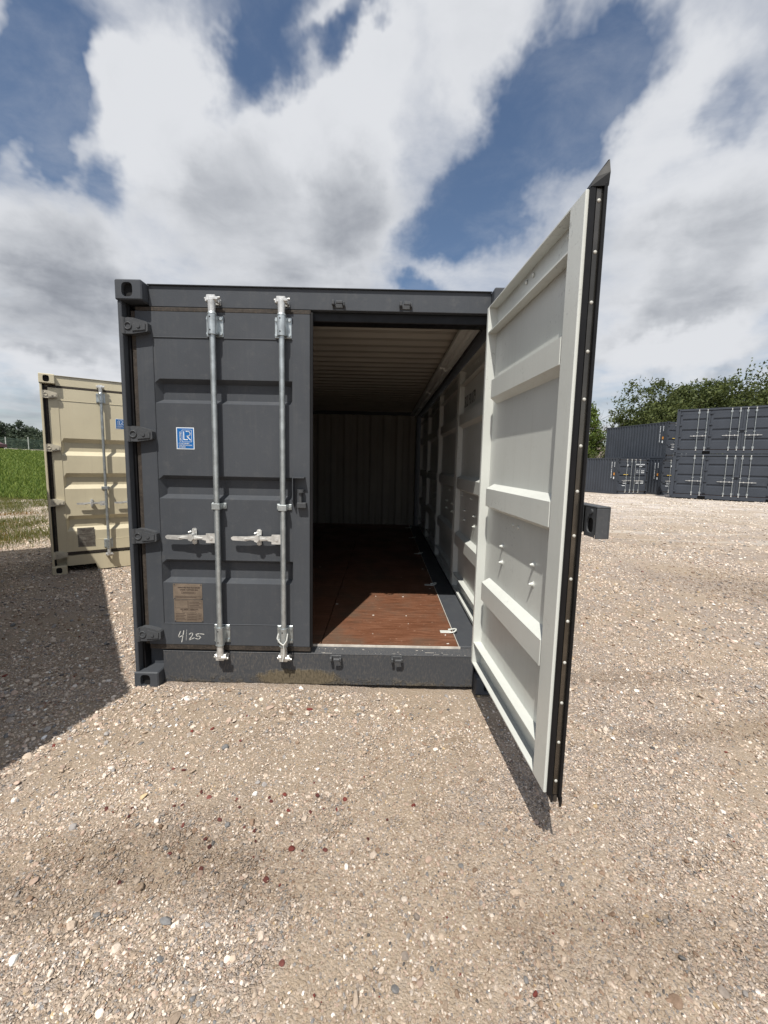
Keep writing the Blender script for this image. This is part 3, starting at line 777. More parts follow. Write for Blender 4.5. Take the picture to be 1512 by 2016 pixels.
# grass field, left
def grass_edge(x):      # y from which the field is closed turf, as a function of x
    return 5.0 + .9*np.sin(x*.8) + (-(x+4))*.55
gxx = np.concatenate([np.arange(-40, -4, .25)]); gyy = np.concatenate([np.arange(4, 40, .25)])
fx = np.concatenate([np.linspace(-600, -42, 40), gxx, ]); fy = np.concatenate([gyy, np.linspace(41, 700, 40)])
A_, B_ = np.meshgrid(fx, fy); keep = B_ > (12.0+.3*(A_+10.5))
Zf = terr(A_, B_)+.02
nfx = len(fx); idx = (np.arange(len(fy)-1)[:, None]*nfx+np.arange(nfx-1)[None, :])
kk = keep[:-1, :-1] & (A_[:-1, :-1] < -4.2) ; idx = idx[kk]
fs = np.stack([idx, idx+1, idx+nfx+1, idx+nfx], 1)
GR1 = grassmat('field grass', (.10, .145, .028), (.18, .23, .055))
field = tag(np_mesh('grass_field', np.stack([A_.ravel(), B_.ravel(), Zf.ravel()], 1), fs, GR1, True), kind='structure')

# ------------------------------------------------------------------ MAIN CONTAINER
main = empty('shipping_container', (0, 0, 0))
tag(main, 'dark grey side opening shipping container with its right end door swung open', 'shipping container')
frame_common(main, 6.058, GREY, INNER_SHADE, True, False)
front_frame(main, GREY, mud=SILL, wide_right=True)
ld = door_leaf(main, 'door', 1.077, .288, 2.432, 1, (.08, .066, 0), 0, GREY, WHITE, (.492, .914), hand=-1, hinges=HZ, hx=-.074, detail=2, fw=.107, hmat=GREYD)
ld['label'] = 'closed left end door with two locking bars'
rd = door_leaf(main, 'door', 1.08, .288, 2.432, -1, (2.269, -.097, 0), R(93.0), GREY, WHITE, (.505, .915), hand=-1, hinges=HZ, hx=-.11, detail=3, fw=.105, hmat=GREYD, hspan=.20)
rd['label'] = 'open right end door showing its off white inner face'
lr_sticker(ld, .2275, 1.593, -.0002+.003)
data_plate(ld, .172, .446, .003)
# keepers on header and sill
for x in (1.335, 1.748):
    keeper(main, x, 2.492, 1, 1, GREYD, yk=.075); keeper(main, x, .212, -1, 1, GREYD, yk=.075)
for x in (.572, .994):
    keeper(main, x, 2.492, 1, 1, ZINC, yk=.075); keeper(main, x, .212, -1, 1, ZINC, yk=.075)
# chalk date, handwritten strokes on the left door
def scribble(parent, strokes, y, wd, m, name):
    mb = MB()
    for ps in strokes:
        for (a, b), (c, d) in zip(ps[:-1], ps[1:]):
            dx, dz = c-a, d-b; L_ = math.hypot(dx, dz) or 1; nx, nz = -dz/L_*wd/2, dx/L_*wd/2; ex, ez = dx/L_*wd*.3, dz/L_*wd*.3
            mb.prism([(a-nx-ex, b-nz-ez), (c-nx+ex, d-nz+ez), (c+nx+ex, d+nz+ez), (a+nx-ex, b+nz-ez)], 'y', y-.0006, y)
    return mb.build(name, m, parent)
def hw(u, v): return (.190 + (u-420)/430*.176, .385 - (v-1080)/180*.085)
st = [[hw(466, 1092), hw(428, 1168), hw(440, 1180), hw(505, 1152)], [hw(520, 1082), hw(503, 1160), hw(480, 1252)],
      [hw(608, 1135), hw(640, 1112), hw(668, 1120), hw(650, 1160), hw(600, 1218), hw(640, 1205), hw(690, 1185)], [hw(720, 1130), hw(730, 1165), hw(770, 1155), hw(795, 1175), hw(760, 1205), hw(712, 1195)], [hw(725, 1130), hw(780, 1122), hw(850, 1130)]]
for k_, lb_ in (((0, 1), 'handwritten chalk figure 4'), ((2,), 'handwritten chalk figure 2'), ((3, 4), 'handwritten chalk figure 5')):
    q = scribble(ld, [st[i] for i in k_], .0005, .0052, CHALK, 'handwritten_figure'); q['label'] = lb_
scribble(ld, [[hw(570, 1070), hw(560, 1140), hw(553, 1225)]], .0005, .002, CHALK, 'handwritten_stroke')
# guard plate and lug on the left door's free edge
mb = MB(); mb.box(.975, .980, -.055, .001, 1.285, 1.425); mb.box(.975, 1.050, -.055, .001, 1.425, 1.431); mb.prism([(-.055, 1.285), (-.002, 1.285), (-.002, 1.235)], 'x', .975, .980); mb.build('lug_guard', GREY, ld)
mb = MB(); mb.box(1.000, 1.060, -.038, .001, 1.232, 1.268, bev=.004); mb.box(1.014, 1.030, -.034, -.006, 1.268, 1.335); mb.cyl((1.024, -.026, 1.332), (1.024, -.026, 1.352), .023, n=8); mb.build('padlock_lug', GREYD, ld)
# lock box on the open door
mb = MB()
x0, x1, y0, y1, z0, z1 = .93, 1.160, -.070, -.022, 1.292, 1.402
mb.box(x0, x1, y0, y0+.006, z0, z1, bev=.002); mb.box(x0, x1, y0+.006, y1, z1-.006, z1, bev=.002); mb.box(x1-.006, x1, y0+.006, y1, z0, z1-.006, bev=.002)
hole = stadium(1.120, 1.335, .040, .052, 20); n = 20; ox0, ox1 = 1.085, x1-.006
out = []
for a, z in hole:
    dx, dz = a-(ox0+ox1)/2, z-(z0+z1)/2
    t = min((ox1-ox0)/2/max(abs(dx), 1e-6), (z1-.006-z0)/2/max(abs(dz), 1e-6)); out.append((max(ox0, min(ox1, (ox0+ox1)/2+dx*t)), max(z0, min(z1-.006, (z0+z1)/2+dz*t))))
for ca in (ox0, ox1):
    for cz_ in (z0, z1-.006):
        j = min(range(n), key=lambda i: (out[i][0]-ca)**2+(out[i][1]-cz_)**2); out[j] = (ca, cz_)
vs_ = [(a, y1, z) for a, z in out]+[(a, y1, z) for a, z in hole]+[(a, y1-.006, z) for a, z in hole]
mb.add(vs_, [(i, (i+1) % n, n+(i+1) % n, n+i) for i in range(n)]); mb.add(vs_, [(n+i, n+(i+1) % n, 2*n+(i+1) % n, 2*n+i) for i in range(n)])
mb.box(1.092, 1.150, y0+.007, y1-.012, z0+.012, z1-.012, 1)
mb.cyl((1.128, y1-.004, 1.383), (1.128, y1+.006, 1.383), .009, n=10)
mb.box(.93, 1.075, y1, -.001, 1.30, 1.395)
mb.build('lock_box', [GREYD, DARKV], rd, -1, fix=False)
# cable tie looped on the second locking bar
mb = MB(); xr = .914
mb.tube([(xr-.030, -.066, .405), (xr-.036, -.078, .375), (xr-.015, -.082, .345), (xr+.006, -.084, .332), (xr+.026, -.080, .362), (xr+.030, -.066, .405)], .0042)
mb.tube([(xr+.006, -.084, .332), (xr+.010, -.080, .29), (xr+.006, -.078, .25), (xr-.004, -.075, .215)], .0034)
mb.build('cable_tie', TIE, ld)

# side leaves (the whole right side opens)
zs0, zs1 = .30, 2.432
for i, (ya, sx_) in enumerate(((.215, 1), (3.02, -1), (3.04, 1), (5.845, -1))):
    lf = door_leaf(main, 'side_door', 1.395, zs0, zs1, sx_, (2.412, ya, 0), R(90), GREY, WHITE, (.80, 1.22) if True else (), hand=-1, hinges=(), detail=2, fw=.06, gasket=False)
    if i == 0:
        text_mesh('container_number', 'SKIU 901079', .150, (1.30, .0068, 2.075), (R(90), 0, R(180)), INK, lf, sx=.60, bold=.0006)
mb = MB(); mb.box(2.185, 2.36, .16, 5.9, .19, .268, bev=.004); mb.box(2.36, 2.425, .20, 5.88, .03, .285, bev=.003); mb.build('bottom_side_rail', GREY, main)
mb = MB(); mb.box(2.30, 2.425, .20, 5.88, 2.455, 2.575, bev=.004); mb.build('top_side_rail', GREY, main)
mb = MB()
for a in np.arange(.24, 5.8, 1.41):
    mb.box(2.16, 2.295, a, a+1.36, 2.468, 2.52, bev=.012); mb.cyl((2.228, a+.01, 2.468), (2.228, a+1.35, 2.468), .022, n=10)
mb.build('roof_reinforcement', WHITE, main)
mb = MB(); mb.box(2.36, 2.372, .22, 5.85, .268, .300); mb.build('threshold_angle', WHITE, main)
# plywood floor, sheet by sheet
xs_ = [(.07, .63), (.634, 1.218), (1.224, 2.178)]
for xa, xb in xs_:
    y = .142
    for ln in (2.40, 2.42, .995):
        mb = MB(); mb.box(xa, xb, y, min(y+ln, 5.93)-.003, .246, .272+random.uniform(-.0008, .0008), bev=.0012); mb.build('floor_board', PLY, main); y += ln
mb = MB(); mb.box(.07, 2.190, .1335, .1405, .245, .2755); mb.build('floor_edge_strip', STRIP, main)
mb = MB(); mb.box(2.180, 2.1845, .142, 5.9, .245, .2745); mb.build('floor_edge_strip', STRIP, main)
mb = MB()
for _ in range(46):
    c = random.choice((.30, .46, .90, 1.25, 1.58, 1.85, 2.12)); y = random.choice((.19, .34, .55, .72, .98, 1.22, 1.5, 1.9, 2.3)); mb.cyl((c+random.uniform(-.02, .02), y, .2722), (c, y, .2735), .0045, n=6)
mb.build('floor_screws', STRIP, main)
mb = MB(); mb.box(.06, 2.186, .16, 5.95, .17, .245); mb.build('floor_crossmembers', GREY, main)
for y in (.40, 1.63, 3.15, 4.40, 5.5):
    mb = MB(); mb.box(2.085, 2.168, y-.022, y+.022, .273, .2775, bev=.0015)
    pts = [(2.150, y-.030, .280), (2.180, y-.030, .284), (2.200, y-.018, .292), (2.206, y, .296), (2.200, y+.018, .292), (2.180, y+.030, .284), (2.150, y+.030, .280)]
    mb.tube(pts, .0055, n=8); mb.build('lashing_ring', WHITE, main)
mb = MB()    # paint scuffs worn through on the sill edge
for _ in range(30):
    a = random.uniform(1.2, 2.25); l_ = random.uniform(.008, .07) if random.random() < .35 else random.uniform(.003, .012)
    yb = random.choice((.083, .088, .10, .115)); mb.box(a, a+l_, yb, yb+.002, .2345+max(0, (yb-.085))*.5, .2375+max(0, (yb-.085))*.56)
mb.build('paint_scuffs', STRIP, main)

# ------------------------------------------------------------------ cream container
def standard_container(root, m, mi, detail=2, hardware=GALV, hm=None, far=False, pocket=False, bands=BANDS, psl=.026, hz=HZ, rods=(.492, .914), zh=1.03):
    frame_common(root, 6.058, m, mi); front_frame(root, m, pocket=pocket)
    l = door_leaf(root, 'door', 1.13, .288, 2.432, 1, (.08, .066, 0), 0, m, mi, (.62, .985) if far else rods, hinges=hz, hx=-.074, detail=detail, hmat=hm, bands=bands, psl=psl, zh=zh, hw_=hardware, nubs=False)
    r = door_leaf(root, 'door', 1.13, .288, 2.432, -1, (CW-.08, .066, 0), 0, m, mi, (.62, .985) if far else rods, hinges=hz, hx=-.074, detail=detail, hmat=hm, bands=bands, psl=psl, zh=zh, hw_=hardware, nubs=False)
    rr_ = (.62, .985) if far else rods
    for x in (.08+rr_[0], .08+rr_[1], CW-.08-rr_[0], CW-.08-rr_[1]):
        keeper(root, x, 2.492, 1, 1, ZINC, yk=.075); keeper(root, x, .212, -1, 1, ZINC, yk=.075)
    mb = MB(); mb.box(.07, 2.36, .14, 5.93, .17, .27); mb.build('floor', PLY, root)
    return l, r
cream = empty('shipping_container', (-2.681, 2.742, -.035), .617)
tag(cream, 'cream coloured shipping container with closed doors behind the left corner of the grey one', 'shipping container')
cl, cr = standard_container(cream, CREAM, CREAM, 2, hm=CREAMD, pocket=True, bands=[(1.80, 1.575), (1.345, 1.135), (.775, .565)], psl=.055, hz=(2.34, 1.67, .96, .26), rods=(.56, .985), zh=.94)
cl['label'] = 'closed left end door with sticker and data plate'
lr_sticker(cl, .715, 1.955, .0028)
data_plate(cl, .215, .345, -.0004, label='grey metal data plate riveted to the door', pm=PLATEG)

# ------------------------------------------------------------------ shade-casting container beside the photographer
def from_pts(x, y, z, yaw, label, m, mi, **k):
    o = empty('shipping_container', (x, y, z), yaw); tag(o, label, 'shipping container'); return o
off = LDIR*(2.896/-LDIR.z)
px_, py_ = .03-off.x, -.05-off.y
ya = math.atan2(.809, -.588)          # direction of its long side
side = empty('shipping_container', (px_, py_, 0), ya-math.pi/2)
# local: x right = across, y = along the long side; shift so that the long side lies on x = CW
side.location = (px_-math.cos(ya-math.pi/2)*CW, py_-math.sin(ya-math.pi/2)*CW, -.02)
side.scale = (1, 1, 2.896/2.591)
tag(side, 'grey high container standing left of the photographer and shading the gravel', 'shipping container')
standard_container(side, GREY, WHITE, 1, far=False)

# ------------------------------------------------------------------ far containers
def marks_side(root, x=-.002):
    mb = MB()
    z = 2.30
    for i in range(11):
        l_ = .07 if i not in (4,) else .03
        mb.box(x-.002, x, .60, .655, z-l_, z); z -= .105
    z = 2.30
    for i in range(4): mb.box(x-.002, x, .34, .385, z-.07, z); z -= .09
    mb.build('white_side_lettering', SWHITE, root)
    mb = MB(); mb.box(x-.003, x-.001, .30, .42, 1.38, 1.56); mb.build('orange_sticker', ORANGE, root)
    mb = MB(); mb.box(x-.003, x-.001, .32, .42, 1.12, 1.28); mb.build('white_sticker', SWHITE, root)
def marks_door(l, r):
    mb = MB(); mb.box(.66, .74, -.004, -.001, 2.02, 2.16)
    for i in range(2):
        mb.box(.42, .70, -.004, -.001, .93-i*.11, .965-i*.11)
    mb.box(.36, .60, -.004, -.001, .66, .70); mb.build('white_markings', SWHITE, l)
    mb = MB(); mb.box(.42, .78, -.006, -.001, 1.425, 1.465); mb.build('yellow_marking', YELL, l)
    mb = MB()
    for i in range(11): mb.box(-.22-i*.07-.05, -.22-i*.07, -.004, -.001, 2.12, 2.19)
    for i in range(4): mb.box(-.42-i*.06-.045, -.42-i*.06, -.004, -.001, 2.00, 2.06)
    for j, zz_ in enumerate((1.73, 1.62, 1.56)):
        for i in range(7):
            if i in (3, 5): continue
            mb.box(-.22-i*.09-.06, -.22-i*.09, -.004, -.001, zz_, zz_+.045)
    for j, zz_ in enumerate((.98, .90, .82)):
        for i in range(7):
            if i == 3: continue
            mb.box(-.22-i*.09-.065, -.22-i*.09, -.004, -.001, zz_, zz_+.045)
    mb.build('white_markings', SWHITE, r)
yB = .196
def place_B(lx, z, label, marks=True, dy=0.0):
    o = empty('shipping_container', (17.798+math.cos(yB)*lx-math.sin(yB)*dy, 26.474+math.sin(yB)*lx+math.cos(yB)*dy, z), yB)
    tag(o, label, 'shipping container'); return o
GB = 'grey containers with corrugated sides parked across the yard'
b1 = place_B(0, -.383, 'blue grey corrugated container on the ground, its marked doors fully in view')
lb, rb = standard_container(b1, NAVY, NAVY, 1, far=True); marks_side(b1); marks_door(lb, rb)
b1['group'] = GB
b2 = copy_tree(b1); b2.location = (17.798+math.cos(yB)*3.55, 26.474+math.sin(yB)*3.55, -.383); b2['label'] = 'corrugated ground level container half hidden behind the bottom container of the door stack'
b3 = copy_tree(b1); b3.location = (17.798+math.cos(yB)*3.70, 26.474+math.sin(yB)*3.70, -.383+CH); b3['label'] = 'corrugated container stacked on top, its long ribbed side towards the yard'

def side_opener(root, m):
    """container seen from its fully opening long side; local x along the 6.058 m length, y across"""
    L = 6.058
    for xs in (0, 1):
        for ys in (0, 1):
            for zs in (0, 1):
                x0 = 0 if xs == 0 else L-.178; y0 = 0 if ys == 0 else CW-.162; z0 = 0 if zs == 0 else CH-.118
                casting_mb(x0, x0+.178, y0, y0+.162, z0, z0+.118, y0 if ys == 0 else y0+.162, x0 if xs == 0 else x0+.178).build('corner_casting', [m, DARKV], root, fix=False)
    for x0 in (.004, L-.174):
        mb = MB(); mb.box(x0, x0+.17, .01, .16, .118, CH-.118, bev=.006); mb.build('corner_post', m, root)
        mb = MB(); mb.box(x0, x0+.17, CW-.16, CW-.01, .118, CH-.118, bev=.006); mb.build('corner_post', m, root)
    mb = MB(); mb.box(.178, L-.178, .03, .16, CH-.12, CH-.008, bev=.004); mb.build('top_side_rail', m, root)
    mb = MB()
    segs = [(.178, 1.36), (1.72, 4.34), (4.70, L-.178)]
    for a, b in segs: mb.box(a, b, .03, .16, .02, .165)
    mb.box(.178, L-.178, .03, .16, .165, .235); mb.prism([(.178, .02), (.178, .235), (.42, .02)], 'y', .012, .03); mb.prism([(L-.178, .02), (L-.178, .235), (L-.42, .02)], 'y', .012, .03)
    mb.build('bottom_side_rail', m, root)
    mb = MB()
    for a, b in ((1.36, 1.72), (4.34, 4.70)): mb.box(a, b, .10, 2.3, .03, .16)
    mb.build('forklift_pocket', DARKV, root)
    w_ = 1.41
    for i, (xa, sx_) in enumerate(((.19, 1), (1.615, 1), (3.022+1.41+.012-1.41+1.412, -1), (5.868, -1))):
        rods = (1.0, 1.34) if i in (0, 3) else (.93, 1.32)
        d = door_leaf(root, 'side_door', w_, .27, 2.44, sx_, (xa, .055, 0), 0, m, m, (.86, 1.25) if i in (0, 3) else (.90, 1.26), hinges=(2.3, 1.68, 1.03, .4), hx=-.05, detail=1, fw=.10, gasket=False, nubs=False, hspan=.15)
        mb = MB(); mb.box(-.016*sx_, -.002*sx_, .02, .04, .27, 2.44); mb.box(w_*sx_ + .001, w_*sx_+.010, .02, .04, .27, 2.44); mb.build('door_gasket', RUBBER, d)
    mb = MB(); mb.box(2.90, 3.14, -.03, .05, 1.30, 1.40, bev=.008); mb.build('lock_box', m, root)
    for pos, nm in ((.03, 'end_wall'), (L-.03, 'end_wall')):
        corrugated(nm, root, 'x', .17, CW-.17, .19, CH-.1, pos, .04, m, m, sign=1 if pos < 1 else -1)
    corrugated('side_wall', root, 'y', .18, L-.18, .19, CH-.075, CW-.02, .036, m, m, sign=-1)
    mb = MB(); mb.box(.05, L-.05, .05, CW-.05, CH-.03, CH-.02); mb.build('roof_panel', m, root)
    mb = MB(); mb.box(.05, L-.05, .08, CW-.05, .17, .25); mb.build('floor', PLY, root)
GA = 'blue grey side opening containers stacked at the right'
a1 = empty('shipping_container', (18.916, 22.71, -.176), -.672)
tag(a1, 'bottom container of the stack at the right edge, side doors closed', 'shipping container', GA)
side_opener(a1, NAVY)
a2 = copy_tree(a1); a2.location = (18.916, 22.71, -.176+CH); a2['label'] = 'top container of the stack at the right edge, side doors closed'

# ------------------------------------------------------------------ trees
BARK = mat('bark', (.10, .08, .06), .9, var=.3, vscale=8)
LEAFA = leafmat('dark leaves', (.036, .054, .016), (.125, .15, .045))
LEAFB = leafmat('bright leaves', (.06, .10, .02), (.14, .19, .035))
LEAFC = leafmat('far hazy leaves', (.045, .065, .045), (.085, .11, .065))
def tree(name, x, y, z, H, spread, nclump, per, lsize, m, label, seed, group=None, low=.25, shape=None, lean=0.0):
    rg = np.random.default_rng(seed); root = empty(name, (x, y, z)); tag(root, label, 'tree', group)
    tips = []; mb = MB()
    def limb(p, d, L_, r, lev):
        segs = 3; q = p
        for i in range(segs):
            d2 = (d + Vector(rg.normal(0, .16, 3))).normalized(); nq = q + d2*L_/segs
            mb.cyl(q, nq, r*(1-.22*i), r*(1-.22*(i+1)), n=7 if lev < 2 else 4, cap=False); q = nq; d = d2
            if lev >= 1: tips.append(q)
            if lev < 3 and i > 0:
                for _ in range(2 if lev < 2 else 1):
                    a = rg.uniform(0, 2*math.pi); o_ = Vector((math.cos(a), math.sin(a), rg.uniform(.1, .8)))
                    limb(q, (d*.5+o_*.8).normalized(), L_*rg.uniform(.5, .7), r*.45, lev+1)
        tips.append(q)
    limb(Vector((0, 0, 0)), Vector((lean, 0, 1)), H*.32, H*.024, 0)
    base = Vector((lean*H*.3, 0, H*.3))
    for k_ in range(9):
        a = k_*2.4+rg.uniform(0, .5); limb(base + Vector((0, 0, rg.uniform(-.08, .05)*H)), Vector((math.cos(a)*spread/H*1.5, math.sin(a)*spread/H*1.5, rg.uniform(.5, 1.2))).normalized(), H*rg.uniform(.34, .48), H*.012, 1)
    mb.build('trunk', BARK, root, fix=False)
    # crown: clumps of leaves in an uneven ellipsoid, denser on its shell
    cs = []
    while len(cs) < nclump:
        v = rg.normal(0, 1, 3); v /= np.linalg.norm(v); rr = rg.uniform(.25, 1)**.5
        wob = 1+.22*math.sin(v[0]*5+seed)+.18*math.sin(v[2]*6+v[1]*4+seed*2)
        p = np.array([v[0]*spread*rr*wob+lean*H*.4, v[1]*spread*rr*wob, H*(low+1)/2 + v[2]*H*(1-low)/2*rr*wob])
        if p[2] < H*low*.75: continue
        cs.append(p)
    cs = np.array(cs); n = nclump*per
    c = np.repeat(cs, per, 0) + rg.normal(0, 1, (n, 3))*np.repeat(rg.uniform(.22, .6, (nclump, 1))*spread/5, per, 0)*np.array([1, 1, .7])
    a = rg.normal(0, 1, (n, 3)); a /= np.linalg.norm(a, axis=1)[:, None]
    b = np.cross(a, rg.normal(0, 1, (n, 3))); b /= np.linalg.norm(b, axis=1)[:, None]
    s_ = rg.uniform(.6, 1.3, (n, 1))*lsize
    P = np.stack([c-a*s_, c+b*s_*.45, c+a*s_, c-b*s_*.45], 1).reshape(-1, 3)
    np_mesh('crown', P, np.arange(n*4).reshape(-1, 4), m, False, root)
    return root
GT = 'trees beyond the stacked containers'
tree('broadleaf_tree', 32.0, 43, -.5, 10.6, 5.0, 640, 50, .16, LEAFA, 'leafy tree rising behind the stacked corrugated containers, lowest on its left', 5, GT, low=.2)
tree('broadleaf_tree', 37.6, 42, -.5, 11.3, 5.6, 760, 48, .17, LEAFA, 'tallest dark green tree above the stack of containers with doors', 9, GT, low=.22)
tree('broadleaf_tree', 42.5, 42, -.5, 10.6, 4.6, 520, 48, .17, LEAFA, 'dark green tree right of the tallest one above the right edge of the stack', 21, GT, low=.22)
tree('broadleaf_tree', 46.6, 43.5, -.5, 10.8, 3.6, 380, 46, .15, LEAFB, 'bright green tree at the right edge of the photo', 14, GT, low=.2)
tree('broadleaf_tree', 23.2, 44, -.5, 8.6, 2.6, 300, 44, .14, LEAFB, 'narrow tree showing just right of the open white door', 33, GT, low=.2)
tree('shrub', 24.6, 42, -.5, 4.0, 2.2, 170, 40, .12, LEAFA, 'low bushy shrub between the open door and the corrugated containers', 35, GT, low=.05)
GL = 'far trees along the field'
for i, (tx_, ty_, hh, sp, lb_) in enumerate(((-99, 108, 8.2, 5.0, 'taller hazy tree at the left edge of the photo beyond the field'), (-95.0, 112, 5.6, 4.0, 'low hazy tree between the left edge tree and the round one'), (-91.2, 108, 6.8, 4.6, 'broad rounded hazy tree just left of the second fence post'), (-85.5, 108, 5.4, 4.4, 'low tree against the edge of the cream container'), (-108, 106, 7.5, 5, 'hazy tree beyond the fence, outermost to the left'))):
    tree('field_tree', tx_, ty_, float(terr(tx_, ty_)), hh*.88, sp, 170, 44, .30, LEAFC, lb_, 50+i, GL, low=.05)
# strip of far scrub, too far to tell plants apart
n = 26000; rg = np.random.default_rng(77)
t_ = rg.uniform(0, 1, n); sx0 = -135+t_*85; sy0 = 96+t_*2
c = np.stack([sx0+rg.normal(0, 2, n), sy0+rg.normal(0, 2, n), 2.9+rg.uniform(0, 1, n)*(2.0+.5*np.sin(t_*40)+.4*np.sin(t_*93))], 1)
a = rg.normal(0, 1, (n, 3)); a /= np.linalg.norm(a, axis=1)[:, None]; b = np.cross(a, rg.normal(0, 1, (n, 3))); b /= np.linalg.norm(b, axis=1)[:, None]
s_ = rg.uniform(.25, .55, (n, 1)); P = np.stack([c-a*s_, c+b*s_*.5, c+a*s_, c-b*s_*.5], 1).reshape(-1, 3)
tag(np_mesh('far_scrub', P, np.arange(n*4).reshape(-1, 4), LEAFC), kind='stuff')
# far scrub line behind the yard
n = 30000; t_ = rg.uniform(0, 1, n); c = np.stack([-30+t_*130, 78+rg.normal(0, 2, n)-t_*14, -.6+rg.uniform(0, 1, n)*(3.6+1.3*np.sin(t_*31)+.8*np.sin(t_*77))], 1)
a = rg.normal(0, 1, (n, 3)); a /= np.linalg.norm(a, axis=1)[:, None]; b = np.cross(a, rg.normal(0, 1, (n, 3))); b /= np.linalg.norm(b, axis=1)[:, None]
s_ = rg.uniform(.2, .5, (n, 1)); P = np.stack([c-a*s_, c+b*s_*.5, c+a*s_, c-b*s_*.5], 1).reshape(-1, 3)
tag(np_mesh('far_hedge', P, np.arange(n*4).reshape(-1, 4), LEAFC), kind='stuff')

# small house behind the yard (roof glimpsed beside the door)
house = tag(empty('house', (35.5, 62, -.6), .3), 'small house with brown hipped roof glimpsed between shrub and containers', 'house')
HW = mat('house brick', (.25, .18, .14), .9, var=.15, vscale=4); HR = mat('brown shingles', (.16, .13, .11), .9, var=.2, vscale=5); GL_ = mat('window glass', (.03, .04, .05), .1)
mb = MB(); mb.box(-5, 5, -4, 4, 0, 2.9); mb.build('wall', HW, house)
mb = MB(); mb.add([(-5.5, -4.5, 2.9), (5.5, -4.5, 2.9), (5.5, 4.5, 2.9), (-5.5, 4.5, 2.9), (-2, 0, 5.3), (2, 0, 5.3)], [(0, 1, 5, 4), (1, 2, 5), (2, 3, 4, 5), (3, 0, 4), (3, 2, 1, 0)]); mb.build('roof', HR, house)
for xx in (-3, 0, 3):
    mb = MB(); mb.box(xx-.6, xx+.6, -4.03, -3.98, 1.0, 2.2); mb.build('window', GL_, house)

# ------------------------------------------------------------------ fence, road and car at the far left
ROADM = mat('pale track', (.42, .36, .29), .9, var=.15, vscale=.3)
def fp(t, o=0.0): return (-124.2+t, 83-o, 0)
pr_ = []
for o_ in (2, 9):
    for t in np.linspace(0, 90, 40):
        x_, y_, _ = fp(t, o_); pr_.append((x_, y_, float(terr(x_, y_))+.12))
mb = MB(); mb.add(pr_, [(i, i+1, 40+i+1, 40+i) for i in range(39)]); tag(mb.build('farm_track', ROADM, fix=False), kind='structure')
fence = tag(empty('chain_link_fence', fp(0)), 'green chain link fence with pale posts at the far edge of the field', 'fence')
POSTM = mat('pale post', (.42, .44, .42), .7, var=.1); NETM = mat('green netting', (.05, .085, .07), .8, var=.2, vscale=1)
ox_, oy_, _ = fp(0)
for i in range(22):
    x_, y_, _ = fp(i*4.55); zt = float(terr(x_, y_))
    mb = MB(); mb.cyl((x_-ox_, y_-oy_, zt), (x_-ox_, y_-oy_, zt+(2.35 if i % 2 else 2.6)), .09, n=8); mb.build('fence_post', POSTM, fence)
mb = MB()
for i in range(21):
    xa, ya_, _ = fp(i*4.55); xb, yb_, _ = fp((i+1)*4.55); za, zb = float(terr(xa, ya_)), float(terr(xb, yb_))
    for k_ in range(24):
        f0 = k_/24; xm = xa+(xb-xa)*f0-ox_; ym = ya_+(yb_-ya_)*f0-oy_; zm = za+(zb-za)*f0
        mb.cyl((xm, ym, zm), (xm, ym, zm+2.1), .03, n=3, cap=False)
    for hz in np.linspace(.15, 2.1, 7):
        mb.cyl((xa-ox_, ya_-oy_, za+hz), (xb-ox_, yb_-oy_, zb+hz), .03, n=3, cap=False)
tag(mb.build('wire_mesh', NETM, fence, fix=False), kind='stuff')
CARM = mat('maroon car paint', (.10, .025, .03), .3); TYRE = mat('tyre', (.02, .02, .02), .9)
cx_, cy_ = -67.8, 72.5
car = tag(empty('parked_car', (cx_, cy_, float(terr(cx_, cy_))), R(10)), 'dark maroon car cut off by the left edge beyond the grass', 'car')
mb = MB(); mb.prism([(-2.2, .35), (-2.25, .75), (-2.0, .9), (-1.2, 1.0), (-.6, 1.45), (.9, 1.48), (1.6, 1.05), (2.2, .95), (2.25, .4)], 'y', -.85, .85); mb.build('body', CARM, car)
mb = MB(); mb.prism([(-1.05, 1.02), (-.55, 1.40), (.85, 1.42), (1.4, 1.05)], 'y', -.86, .86); mb.build('window', GL_, car)
for a in (-1.35, 1.35):
    for b_ in (-.8, .8):
        mb = MB(); mb.cyl((a, b_-.1, .33), (a, b_+.1, .33), .33, n=16); mb.build('wheel', TYRE, car)

# ------------------------------------------------------------------ gravel stones (geometry nodes on a cloud of points)
STONE = stonemat()
scol = bpy.data.collections.new('stone shapes')
for i in range(9):
    bm = bmesh.new(); bmesh.ops.create_icosphere(bm, subdivisions=2 if i < 5 else 1, radius=1)
    rg2 = np.random.default_rng(100+i)
    pl = [(Vector(rg2.normal(0, 1, 3)).normalized(), rg2.uniform(.55, .85)) for _ in range(9)]
    ax = (rg2.uniform(.8, 1.2), rg2.uniform(.65, 1.0), rg2.uniform(.45, .75))
    for v in bm.verts:
        p = v.co.copy()
        for nrm, dd in pl:
            t = p.dot(nrm)
            if t > dd: p -= nrm*(t-dd)*.92
        v.co = Vector((p.x*ax[0], p.y*ax[1], p.z*ax[2]))
    for f in bm.faces: f.smooth = False
    me = bpy.data.meshes.new('stone'); bm.to_mesh(me); bm.free(); me.materials.append(STONE)
    scol.objects.link(bpy.data.objects.new('stone shape', me))
PAL = np.array([(.45, .375, .285), (.56, .49, .40), (.36, .285, .205), (.64, .59, .51), (.42, .32, .25), (.29, .26, .225), (.25, .25, .245), (.15, .165, .175), (.74, .71, .66), (.25, .17, .11), (.07, .075, .08), (.20, .040, .028), (.42, .32, .17)])
PW = np.array([20, 15, 17, 7, 12, 10, 7, 4, 1.6, 8, 1.4, .22, 1.2]); PW = PW/PW.sum()
